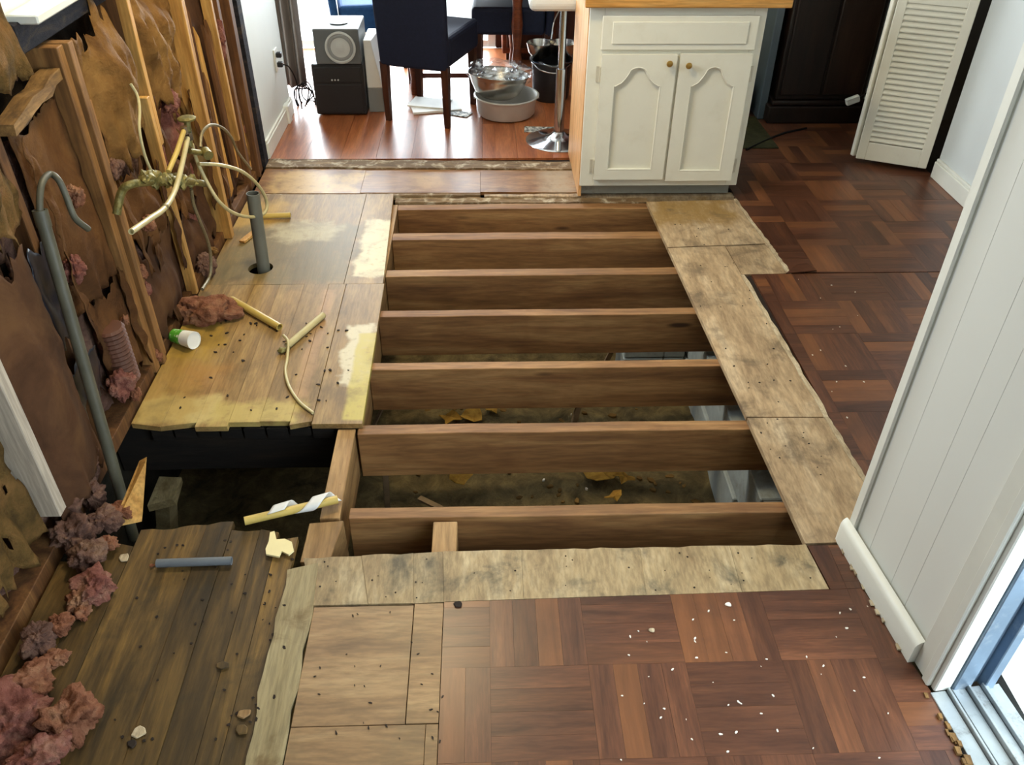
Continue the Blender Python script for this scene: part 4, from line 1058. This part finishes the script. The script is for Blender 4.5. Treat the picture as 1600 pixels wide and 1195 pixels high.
# ------------------------------------------------------------------ white base cabinet
M['cabwhite'] = plain('cream_white_cabinet_paint', (226,223,208), 0.38, var=0.03, nscale=5, dirt=(0.18, 9, (196,186,160)))
M['cabside'] = wood('raw_plywood_side', [(196,138,82), (216,164,108), (228,184,132)], 'z', 2.5, 8, rough=0.5, rnd=0.03)
M['butcher'] = wood('wooden_worktop', [(176,112,48), (204,146,74), (220,170,100)], 'x', 3, 14, rough=0.35, rnd=0.05)
M['knob'] = plain('antique_brass_knob', (176,140,74), 0.35, metal=0.8, var=0.1)
M['hinge'] = plain('cream_painted_hinge', (204,198,180), 0.4, metal=0.2)
M['toekick'] = plain('grey_toe_kick', (150,150,142), 0.6, var=0.1, dirt=(0.5, 12, (96,84,64)))
CX0, CX1, CY, CZ0, CZ1 = 0.468, 1.243, 3.82, 0.062, 0.886
cab = thing('base_cabinet', ((CX0+CX1)/2, CY+.3, 0), 'white base cabinet with one drawer and two arched doors', 'cabinet')
MB().box(CX0+.012, CX1, CY+.02, CY+.57, CZ0, CZ1).build('body', M['cabwhite'], cab)
MB().box(CX0-.004, CX0+.0115, CY+.021, CY+.572, 0.0, CZ1).build('side_panel', M['cabside'], cab)
MB().box(CX0+.0, CX1-.02, CY+.05, CY+.07, 0.0, CZ0).build('toe_kick', M['toekick'], cab)
mb = MB().box(CX0, CX0+.065, CY, CY+.02, CZ0, CZ1).box(CX1-.055, CX1, CY, CY+.02, CZ0, CZ1).box(CX0+.065, CX1-.055, CY, CY+.02, CZ0, CZ0+.05).box(CX0+.065, CX1-.055, CY, CY+.02, CZ1-.04, CZ1).box(CX0+.065, CX1-.055, CY, CY+.02, .675, .72)
mb.box(.862, .886, CY, CY+.02, CZ0+.05, .675)
mb.build('face_frame', M['cabwhite'], cab, bevel=.002)
# drawer front
dx0, dx1, dz0, dz1 = .523, 1.212, .706, .852
df = MB().box(dx0, dx1, CY-.016, CY-.001, dz0, dz1).build('drawer_front', M['cabwhite'], cab, bevel=.005, seg=2)
MB().box(dx0+.045, dx1-.045, CY-.022, CY-.0165, dz0+.028, dz1-.024).build('raised_panel', M['cabwhite'], df, bevel=.0045, seg=1)
def arch_door(x0, x1, z0, z1):
    d = thing('door', ((x0+x1)/2, CY, z0)); d.parent = cab; d.location = Vector(((x0+x1)/2, CY, z0))-WORLD[cab.name]
    w, h = x1-x0, z1-z0
    back, mid, front = CY-.001, CY-.008, CY-.021
    MB().box(x0+.02, x1-.02, mid, back, z0+.02, z1-.02).build('panel', M['cabwhite'], d)
    sw = .062; bl = .052
    def zc(t):      # t in 0..1 across the recess
        a = abs(t-.5)*2
        if a < .34: return .855+.050*math.sqrt(max(0, 1-(a/.40)**2))
        if a < .38: return .868
        if a < .86:
            q = (a-.38)/.48; return .775+.085*(1-math.sin(q*math.pi/2))
        return .765
    xi0, xi1 = x0+sw, x1-sw
    n = 36
    low = [(xi0+(xi1-xi0)*i/n, z0+h*zc(i/n)) for i in range(n+1)]
    # frame as one ring: outer rectangle, inner arch
    outer = [(x0, z0), (x1, z0), (x1, z1), (x0, z1)]
    mbx = MB()
    def poly(pts): mbx.extrude([(x, front, z) for x, z in pts], (0, back-front, 0))
    poly([(x0, z0), (xi0, z0), (xi0, z1), (x0, z1)]); poly([(xi1, z0), (x1, z0), (x1, z1), (xi1, z1)])
    poly([(xi0, z0), (xi1, z0), (xi1, z0+bl), (xi0, z0+bl)])
    vs = []; fs = []
    for (x, z) in low: vs += [(x, front, z), (x, front, z1), (x, back, z), (x, back, z1)]
    for i in range(n):
        a, b = 4*i, 4*i+4
        fs += [(a, b, b+1, a+1), (a+2, a+3, b+3, b+2), (a, a+2, b+2, b), (a+1, b+1, b+3, a+3)]
    mbx.add(vs, fs)
    mbx.build('door_frame', M['cabwhite'], d)
    # moulded inner edge
    eb = MB()
    path = [(xi0, z0+bl)]+low+[(xi1, z0+bl), (xi0, z0+bl)]
    eb.tube([(x, front+.004, z) for x, z in path], .0055, 6).build('edge_moulding', M['cabwhite'], d, smooth=True)
    return d
dl = arch_door(.531, .868, .103, .690)
dr = arch_door(.882, 1.206, .095, .692)
for d, px, py in ((dl, 1046, 99), (dr, 1076, 102)):
    p = DY(px, py, CY-.03)
    MB().lathe([(.006, -.021), (.006, -.030), (.012, -.034), (.0145, -.040), (.012, -.046), (.004, -.048)], (p.x, CY, p.z), 18, 'y').build('knob', M['knob'], d, smooth=True)
for d, x, z in ((dl, .521, .600), (dl, .521, .165), (dr, 1.216, .600), (dr, 1.216, .165)):
    mbx = MB().box(x-.010, x+.008, CY-.004, CY-.001, z-.035, z+.035).tube([(x+(.006 if d is dl else -.006), CY-.010, z-.034), (x+(.006 if d is dl else -.006), CY-.010, z+.034)], .005, 8)
    mbx.build('hinge', M['hinge'], d)
MB().box(.44, 1.335, 3.78, 4.45, .887, .926).build('worktop', M['butcher'], bevel=.006, seg=2, label='butcher block wooden worktop on the white base cabinet', cat='worktop')

# ------------------------------------------------------------------ dining room
M['navy'] = plain('navy_upholstery', (20,26,46), 0.75, var=0.2, nscale=60, spec=0.25)
M['blue'] = plain('blue_upholstery', (34,70,112), 0.8, var=0.15, nscale=50, spec=0.2)
M['darkleg'] = wood('dark_brown_leg', [(40,20,12), (58,30,18), (76,42,26)], 'z', 4, 12, rough=0.4)
M['tablewood'] = wood('reddish_table_wood', [(70,32,18), (98,48,26), (124,66,36)], 'x', 4, 12, rough=0.35)
def chair(loc, rot, mat, label, wl_=.42):
    t = thing('dining_chair', (0, 0, 0), label, 'chair', 'upholstered dining chairs')
    w = wl_/2
    # skirted seat
    MB().box(-w, w, 0.0, .46, .335, .50).build('seat', mat, t, bevel=.025, seg=3)
    vs = [(-w,-.045,.32),(w,-.045,.32),(w,.0,.32),(-w,.0,.32),(-w-.01,-.10,1.02),(w+.01,-.10,1.02),(w+.01,-.04,1.02),(-w-.01,-.04,1.02)]
    MB().add(vs, [(0,3,2,1),(4,5,6,7),(0,1,5,4),(1,2,6,5),(2,3,7,6),(3,0,4,7)]).build('backrest', mat, t, bevel=.018, seg=3)
    for x, y in ((-w+.022,-.022), (w-.022,-.022), (-w+.03,.42), (w-.03,.42)):
        s0, s1 = .015, .022
        MB().add([(x-s0,y-s0,0),(x+s0,y-s0,0),(x+s0,y+s0,0),(x-s0,y+s0,0),(x-s1,y-s1,.345),(x+s1,y-s1,.345),(x+s1,y+s1,.345),(x-s1,y+s1,.345)],
                 [(0,3,2,1),(4,5,6,7),(0,1,5,4),(1,2,6,5),(2,3,7,6),(3,0,4,7)]).build('leg', M['darkleg'], t)
    t.location = loc; t.rotation_euler.z = rot
    return t
chair((-.378, 4.88, 0), math.radians(-20.5), M['navy'], 'dark navy dining chair seen from behind in front of the table')
chair((-.92, 5.72, 0), math.radians(-80), M['blue'], 'sunlit blue dining chair behind the loudspeaker')
chair((.40, 5.68, 0), math.radians(88), M['navy'], 'dark navy dining chair on the right, facing the table')
tb = thing('dining_table', (-.1, 5.7, 0), 'reddish brown wooden dining table behind the chairs', 'table')
MB().box(-.52, .30, 5.33, 6.10, .70, .74).build('tabletop', M['tablewood'], tb, bevel=.006)
MB().box(-.46, .24, 5.37, 5.40, .60, .70).box(-.46, .24, 6.03, 6.06, .60, .70).box(-.46, -.43, 5.40, 6.03, .60, .70).box(.21, .24, 5.40, 6.03, .60, .70).build('apron', M['tablewood'], tb)
for x in (-.435, .215):
    for y in (5.40, 6.03):
        MB().lathe([(.026,0), (.03,.04), (.022,.10), (.034,.20), (.024,.28), (.036,.42), (.028,.52), (.036,.60)], (x, y, 0), 12).build('leg', M['tablewood'], tb, smooth=True)
MB().bar((-.435,5.40,.12), (.215,5.40,.12), .03, .03).build('stretcher', M['tablewood'], tb)
# low red-brown sideboard
sb = thing('sideboard', (.62, 6.1, 0), 'dark red wooden sideboard against the far dining wall', 'cabinet')
MB().box(.14, 1.2, 6.12, 6.44, .05, .85).build('body', M['tablewood'], sb, bevel=.006)
for k in range(3): MB().box(.17+k*.345, .49+k*.345, 6.105, 6.119, .09, .80).build('door', M['darkpanel'], sb, bevel=.006)
MB().box(.17, 1.17, 6.15, 6.42, 0, .05).build('plinth', M['darkleg'], sb)
# stereo tower and loudspeaker
M['black'] = plain('black_plastic', (24,25,28), 0.45, var=0.1)
M['grey'] = plain('grey_plastic', (122,126,128), 0.5, var=0.05)
M['lightgrey'] = plain('light_grey_plastic', (168,172,172), 0.5, var=0.05)
M['whitebox'] = plain('white_box_card', (214,216,214), 0.6, var=0.04)
M['sub'] = plain('dark_grey_speaker_case', (84,88,90), 0.5, var=0.06)
tw = thing('stereo_tower', (-.85, 5.15, 0), 'black tower unit on the floor under the loudspeaker', 'stereo')
MB().box(-1.0, -.70, 5.0, 5.34, .008, .302).build('case', M['black'], tw, bevel=.006)
MB().box(-.985, -.715, 4.992, 4.9995, .20, .285).build('front_panel', M['black'], tw, bevel=.002)
MB().box(-.985, -.715, 4.994, 4.9995, .02, .185).build('front_panel', M['black'], tw, bevel=.002)
for k in range(3):
    MB().lathe([(.005, 0), (.005, -.004)], (-.885+k*.018, 4.9915, .215), 10, 'y').build('button', M['lightgrey'], tw)
for x in (-.96, -.74):
    for y in (5.05, 5.30): MB().box(x-.015, x+.015, y-.015, y+.015, 0, .008).build('foot', M['black'], tw)
sp = thing('loudspeaker', (-.86, 5.15, .303), 'grey loudspeaker box with round cone on the black tower', 'speaker')
MB().box(-.965, -.705, 4.99, 5.30, .303, .50).build('cabinet', M['sub'], sp, bevel=.008, seg=2)
cx, cz = DY(531, 69, 4.985).x, .398
MB().lathe([(.088, -.001), (.088, -.008), (.078, -.010), (.074, -.006), (.074, -.001)], (cx, 4.99, cz), 36, 'y').build('trim_ring', M['lightgrey'], sp, smooth=True)
MB().lathe([(.073, -.001), (.073, -.006), (.064, -.009), (.056, -.006), (.056, -.001)], (cx, 4.99, cz), 36, 'y').build('surround', M['grey'], sp, smooth=True)
MB().lathe([(.055, -.002), (.055, -.006), (.030, -.004), (.022, -.006), (.006, -.008)], (cx, 4.99, cz), 36, 'y').build('cone', M['lightgrey'], sp, smooth=True)
MB().lathe([(.05, 0), (.055, .006), (.03, .010), (.004, .010)], (-.83, 5.12, .5005), 24).build('disc_stand', M['sub'], label='flat round dish on top of the loudspeaker', cat='dish', smooth=True)
wb = thing('carton', (-.64, 5.2, 0), 'white and grey carton beside the black tower', 'box')
MB().box(-.692, -.60, 5.06, 5.32, 0, .145).build('lower_half', M['grey'], wb, bevel=.004)
MB().add([(-.692,5.06,.1455),(-.60,5.06,.1455),(-.60,5.32,.1455),(-.692,5.32,.1455),(-.692,5.06,.42),(-.65,5.06,.42),(-.62,5.32,.42),(-.692,5.32,.42)], [(0,3,2,1),(4,5,6,7),(0,1,5,4),(1,2,6,5),(2,3,7,6),(3,0,4,7)]).build('upper_half', M['whitebox'], wb, bevel=.004)
# cord tangle
ctg = thing('cord_tangle', F(484,166), 'tangle of black cords on the floor left of the tower', 'cord')
for i in range(5):
    c = F(484, 166); pts = []
    for k in range(14):
        a = k/14*2*math.pi; pts.append(c+Vector((-.03+.045*math.cos(a)+.01*i-.02, .05+.05*math.sin(a+i), .05+.045*math.sin(a)*(1+.2*i)+.02*math.cos(2*a+i))))
    pts.append(pts[0])
    MB().tube(bezier(pts, 3), .004, 6).build('coil', M['cordblack'], ctg, smooth=True)
# curtain
M['curtain'] = plain('grey_brown_curtain', (112,104,98), 0.85, var=0.1)
def cur(u, v):
    return (-1.34+.25*u+.012*math.sin(v*3), 5.24+.028*math.sin(u*26)+.01*v, .10+v*2.2)
MB().grid(cur, 60, 12).build('curtain', M['curtain'], smooth='all', solid=.003, label='long grey brown curtain beside the bright glass door', cat='curtain', fixn=False)
# outlet with plugs on the white wall
o_ = thing('wall_outlet', (-1.165, 4.94, .34), 'white wall outlet with two plugs on the dining wall', 'outlet')
p = WX(431, 93, -1.164)
MB().box(-1.1648, -1.158, p.y-.038, p.y+.038, p.z-.06, p.z+.06).build('cover_plate', M['trimwhite'], o_, bevel=.002)
for dz in (-.026, .026):
    pg = MB().box(-1.158, -1.128, p.y-.016, p.y+.016, p.z+dz-.014, p.z+dz+.014).build('plug', M['black'], o_, bevel=.004)
MB().tube(bezier([(-1.128, p.y, p.z-.026), (-1.10, p.y+.02, p.z-.05), (-1.09, p.y+.10, p.z-.15), (-1.10, p.y+.2, .02)], 6), .0035, 6).build('cord', M['cordblack'], o_, smooth=True)
# metal bowls
M['steel'] = plain('brushed_steel', (196,194,188), 0.22, metal=1.0, var=0.06)
M['alupan'] = plain('matt_aluminium', (205,205,200), 0.45, metal=0.5, var=0.05)
pn = thing('aluminium_pan', (.14, 5.02, 0), 'wide aluminium pan on the dining floor under the steel bowl', 'pan')
MB().lathe([(.001,.006), (.160,.006), (.172,.02), (.180,.10), (.197,.118), (.197,.122), (.186,.124), (.176,.10), (.166,.026), (.155,.014), (.001,.012)], (.14, 5.02, 0), 44).build('pan_body', M['alupan'], pn, smooth=True)
for s in (-1, 1): MB().blob((.14+s*.192, 5.0, .106), (.006,.006,.006), 2, 0, 1, 1).build('rivet', M['steel'], pn, smooth=True)
bw = thing('steel_bowl', (.085, 5.04, .1), 'shiny steel mixing bowl lying in the aluminium pan', 'bowl')
bo = MB().lathe([(.001,0), (.095,0), (.135,.03), (.162,.085), (.178,.135), (.185,.137), (.180,.128), (.156,.086), (.130,.034), (.092,.006), (.001,.006)], (0, 0, 0), 44).build('bowl_body', M['steel'], smooth=True)
bo.parent = bw; bo.location = (0, 0, 0); bo.rotation_euler = (math.radians(-4), math.radians(4), 0)
g = NT('clear_plastic_film'); tr = g.n('ShaderNodeBsdfTransparent'); gl_ = g.n('ShaderNodeBsdfGlossy', {'Roughness': 0.18, 'Color': (.8,.85,.9,1)}); mx = g.n('ShaderNodeMixShader', {0: 0.22})
g.t.links.new(tr.outputs[0], mx.inputs[1]); g.t.links.new(gl_.outputs[0], mx.inputs[2]); g.t.links.new(mx.outputs[0], g.t.nodes['Material Output'].inputs[0]); M['film'] = g.mat
MB().blob((.09, 5.04, .235), (.165,.14,.065), 4, .45, 7, 41).build('plastic_bag', M['film'], label='crumpled clear plastic bag heaped in the steel bowl', cat='bag')
pt = thing('stock_pot', (.43, 5.32, 0), 'dark stock pot behind the pan, lined with a bag', 'pot')
MB().lathe([(.001,.0), (.105,.0), (.115,.02), (.125,.23), (.134,.238), (.120,.236), (.108,.03), (.001,.02)], (.43, 5.32, 0), 36).build('pot_body', M['black'], pt, smooth=True)
pts = [(.43+.13*math.cos(a), 5.32+.13*math.sin(a), .238+.008*math.sin(a*5)) for a in [k*2*math.pi/40 for k in range(41)]]
MB().tube(pts, .007, 8).build('rim_roll', M['film'], pt, smooth=True)
MB().tube(bezier([(.31,5.28,.23), (.36,5.18,.21), (.46,5.17,.20), (.54,5.25,.23)], 8), .004, 8).build('handle', M['steel'], pt, smooth=True)
MB().lathe([(.001,.0), (.05,.0), (.075,.03), (.088,.085), (.084,.085), (.07,.034), (.001,.006)], (.36, 5.37, .242), 30).build('small_bowl', M['steel'], smooth=True, label='small steel bowl stacked on the dark stock pot', cat='bowl')
MB().lathe([(.001,.0), (.05,.0), (.075,.03), (.088,.085), (.084,.085), (.07,.034), (.001,.006)], (.50, 5.37, .242), 30).build('small_bowl', M['steel'], smooth=True, label='second small bowl half hidden behind the stool pole', cat='bowl')
# bar stool
st = thing('bar_stool', (.425, 4.585, 0), 'chrome bar stool with round base beside the white cabinet', 'stool')
MB().lathe([(.001,.0), (.185,.0), (.186,.004), (.170,.010), (.09,.022), (.045,.040), (.030,.055), (.001,.056)], (.425, 4.585, 0), 48).build('base', M['chrome'], st, smooth=True)
MB().tube([(.425,4.585,.05), (.425,4.585,.40)], .029, 20).tube([(.425,4.585,.40), (.425,4.585,.725)], .020, 20).build('pole', M['chrome'], st, smooth=True)
MB().box(.235, .615, 4.40, 4.78,   .725, .795).build('seat', M['whitebox'], st, bevel=.03, seg=3)
MB().tube(bezier([(.41,4.56,.72), (.37,4.50,.66), (.355,4.47,.58)], 6), .004, 8).build('lever', M['chrome'], st, smooth=True)
# papers
M['paper'] = plain('white_paper_sheet', (226,226,222), 0.7, var=0.04)
M['print'] = blotch('printed_page', [(0.42, (60,64,66)), (0.5, (150,152,150)), (0.6, (214,214,208))], 40, 0.6, 0.05)
def page(px, py, w, h, rot, z, mat, label, th=.006, name='paper_sheet', group=None):
    c = F(px, py); a = math.radians(rot); pts = []
    for u, v in ((-1,-1),(1,-1),(1,1),(-1,1)):
        x, y = u*w/2, v*h/2; pts.append((c.x+x*math.cos(a)-y*math.sin(a), c.y+x*math.sin(a)+y*math.cos(a)))
    MB().prism(pts, z, z+th).build(name, M[mat], label=label, cat='paper', group=group)
page(680, 168, .30, .20, 12, .001, 'paper', 'bottom sheet of the paper pile under the dining chair', .012)
page(672, 165, .24, .17, -14, .0135, 'paper', 'top sheet of the paper pile under the dining chair', .008)
page(715, 178, .16, .08, -25, .0005, 'print', 'grey folded paper by right rear leg of navy chair', .006)
page(842, 203, .17, .09, -4, .001, 'print', 'small printed leaflet on floor beside stool base', .003, 'leaflet')

# ------------------------------------------------------------------ right background
M['espresso'] = wood('dark_espresso_wood', [(22,13,9), (34,21,14), (46,30,20)], 'z', 4, 12, rough=0.4)
ar = thing('armoire', (1.98, 5.0, 0), 'tall dark brown armoire in the shaded corner', 'armoire')
MB().box(1.73, 2.26, 4.88, 5.20, .13, 2.0).build('body', M['espresso'], ar, bevel=.006)
MB().box(1.69, 2.29, 4.84, 5.2, 0, .10).build('plinth', M['espresso'], ar, bevel=.006)
MB().box(1.71, 2.275, 4.86, 5.2, .1, .13).build('moulding', M['espresso'], ar, bevel=.01, seg=2)
for k in range(2): MB().box(1.75+k*.25, 1.985+k*.25, 4.865, 4.879, .16, 1.95).build('door', M['espresso'], ar, bevel=.006)
M['bluegrey'] = plain('blue_grey_frame', (76,88,96), 0.5, var=0.1)
MB().box(1.655, 1.70, 4.92, 5.21, 0, 2.1).build('trim_3', M['bluegrey'], kind='structure', bevel=.004)
MB().box(1.32, 1.62, 4.98, 5.2, 0, .16).build('cardboard_box', wood('brown_board', [(78,52,30),(98,68,40),(112,80,50)], 'x', 3, 6, rough=.7), bevel=.003, label='low brown box in shade behind the white cabinet', cat='box')
MB().box(1.30, 1.65, 4.45, 4.95, .001, .006).build('floor_mat', blotch('dark_green_mat', [(.3,(40,38,24)),(.6,(58,56,34)),(.8,(74,66,40))], 14, .9, .3), label='dark greenish mat on floor behind the white cabinet', cat='mat')
# louvred bifold door
lv = thing('louvred_door', (2.16, 4.18, 0), 'white louvred bifold closet door folded open by the right wall', 'door')
P, Q = Vector((2.005, 4.245, .03)), Vector((2.325, 4.095, .03))
dv = (Q-P); WID = dv.length; dv.normalize(); nv_ = Vector((dv.y, -dv.x, 0))     # towards camera
def lp(a, o, z): v = P+dv*a+nv_*o; return Vector((v.x, v.y, z))
def lbox(a0, a1, o0, o1, z0, z1): return MB().extrude([lp(a0,o0,z0), lp(a1,o0,z0), lp(a1,o1,z0), lp(a0,o1,z0)], (0,0,z1-z0))
SWD = .045
lbox(0, SWD, -.014, .014, .03, 2.0).build('stile', M['cabwhite'], lv, bevel=.003)
lbox(WID-SWD, WID, -.014, .014, .03, 2.0).build('stile', M['cabwhite'], lv, bevel=.003)
for z0, z1 in ((.03, .125), (.815, .90), (1.92, 2.0)): lbox(SWD, WID-SWD, -.013, .013, z0, z1).build('rail', M['cabwhite'], lv, bevel=.002)
sl = None; z = .133
while z < 1.90:
    if .80 < z < .905: z = .908
    if sl is None or True:
        sm_ = MB()
        tilt = .010
        sm_.add([lp(SWD,.011,z-.002), lp(WID-SWD,.011,z-.002), lp(WID-SWD,.012,z+.004), lp(SWD,.012,z+.004), lp(SWD,-.011,z+.026), lp(WID-SWD,-.011,z+.026), lp(WID-SWD,-.010,z+.032), lp(SWD,-.010,z+.032)],
                [(0,1,2,3),(7,6,5,4),(0,4,5,1),(1,5,6,2),(2,6,7,3),(3,7,4,0)])
        sm_.build('slat', M['cabwhite'], lv)
    z += .0275
# second leaf folded behind
P2v, Q2v = Vector((1.995, 4.262, 0)), Vector((2.33, 4.36, 0))
d2v = (Q2v-P2v).normalized(); n2v = Vector((-d2v.y, d2v.x, 0))
def l2(a0, a1, o0, o1, z0, z1):
    f = lambda a, o: P2v+d2v*a+n2v*o+Vector((0,0,z0))
    return MB().extrude([f(a0,o0), f(a1,o0), f(a1,o1), f(a0,o1)], (0,0,z1-z0))
l2(0, .045, 0, .026, .03, 2.0).build('stile', M['cabwhite'], lv, bevel=.003)
l2(.30, .345, 0, .026, .03, 2.0).build('stile', M['cabwhite'], lv, bevel=.003)
l2(.045, .30, .004, .022, .03, 2.0).build('rear_leaf', M['cabwhite'], lv)
# plug and cords
p = DY(1332, 157, 4.70)
pb = thing('power_plug', (p.x, p.y, p.z), 'cream power plug on a dark cord in front of the armoire', 'plug')
mbx = MB().bar(p+Vector((-.035,0,-.012)), p+Vector((.035,0,.016)), .03, .038); mbx.build('plug_body', M['cupwhite'], pb, bevel=.004)
MB().tube(bezier([p+Vector((.034,0,.014)), p+Vector((.08,.0,.05)), p+Vector((.15,.02,.10)), Vector((2.35, 4.86, p.z+.12))], 6), .0045, 6).build('cord', M['cordblack'], pb, smooth=True)
MB().tube(bezier([F(1166,234,.005), F(1195,220,.005), F(1225,208,.005), F(1260,200,.005)], 6), .0065, 6).build('extension_cord', M['cordblack'], smooth=True, label='black cord lying on floor behind the white cabinet', cat='cord')
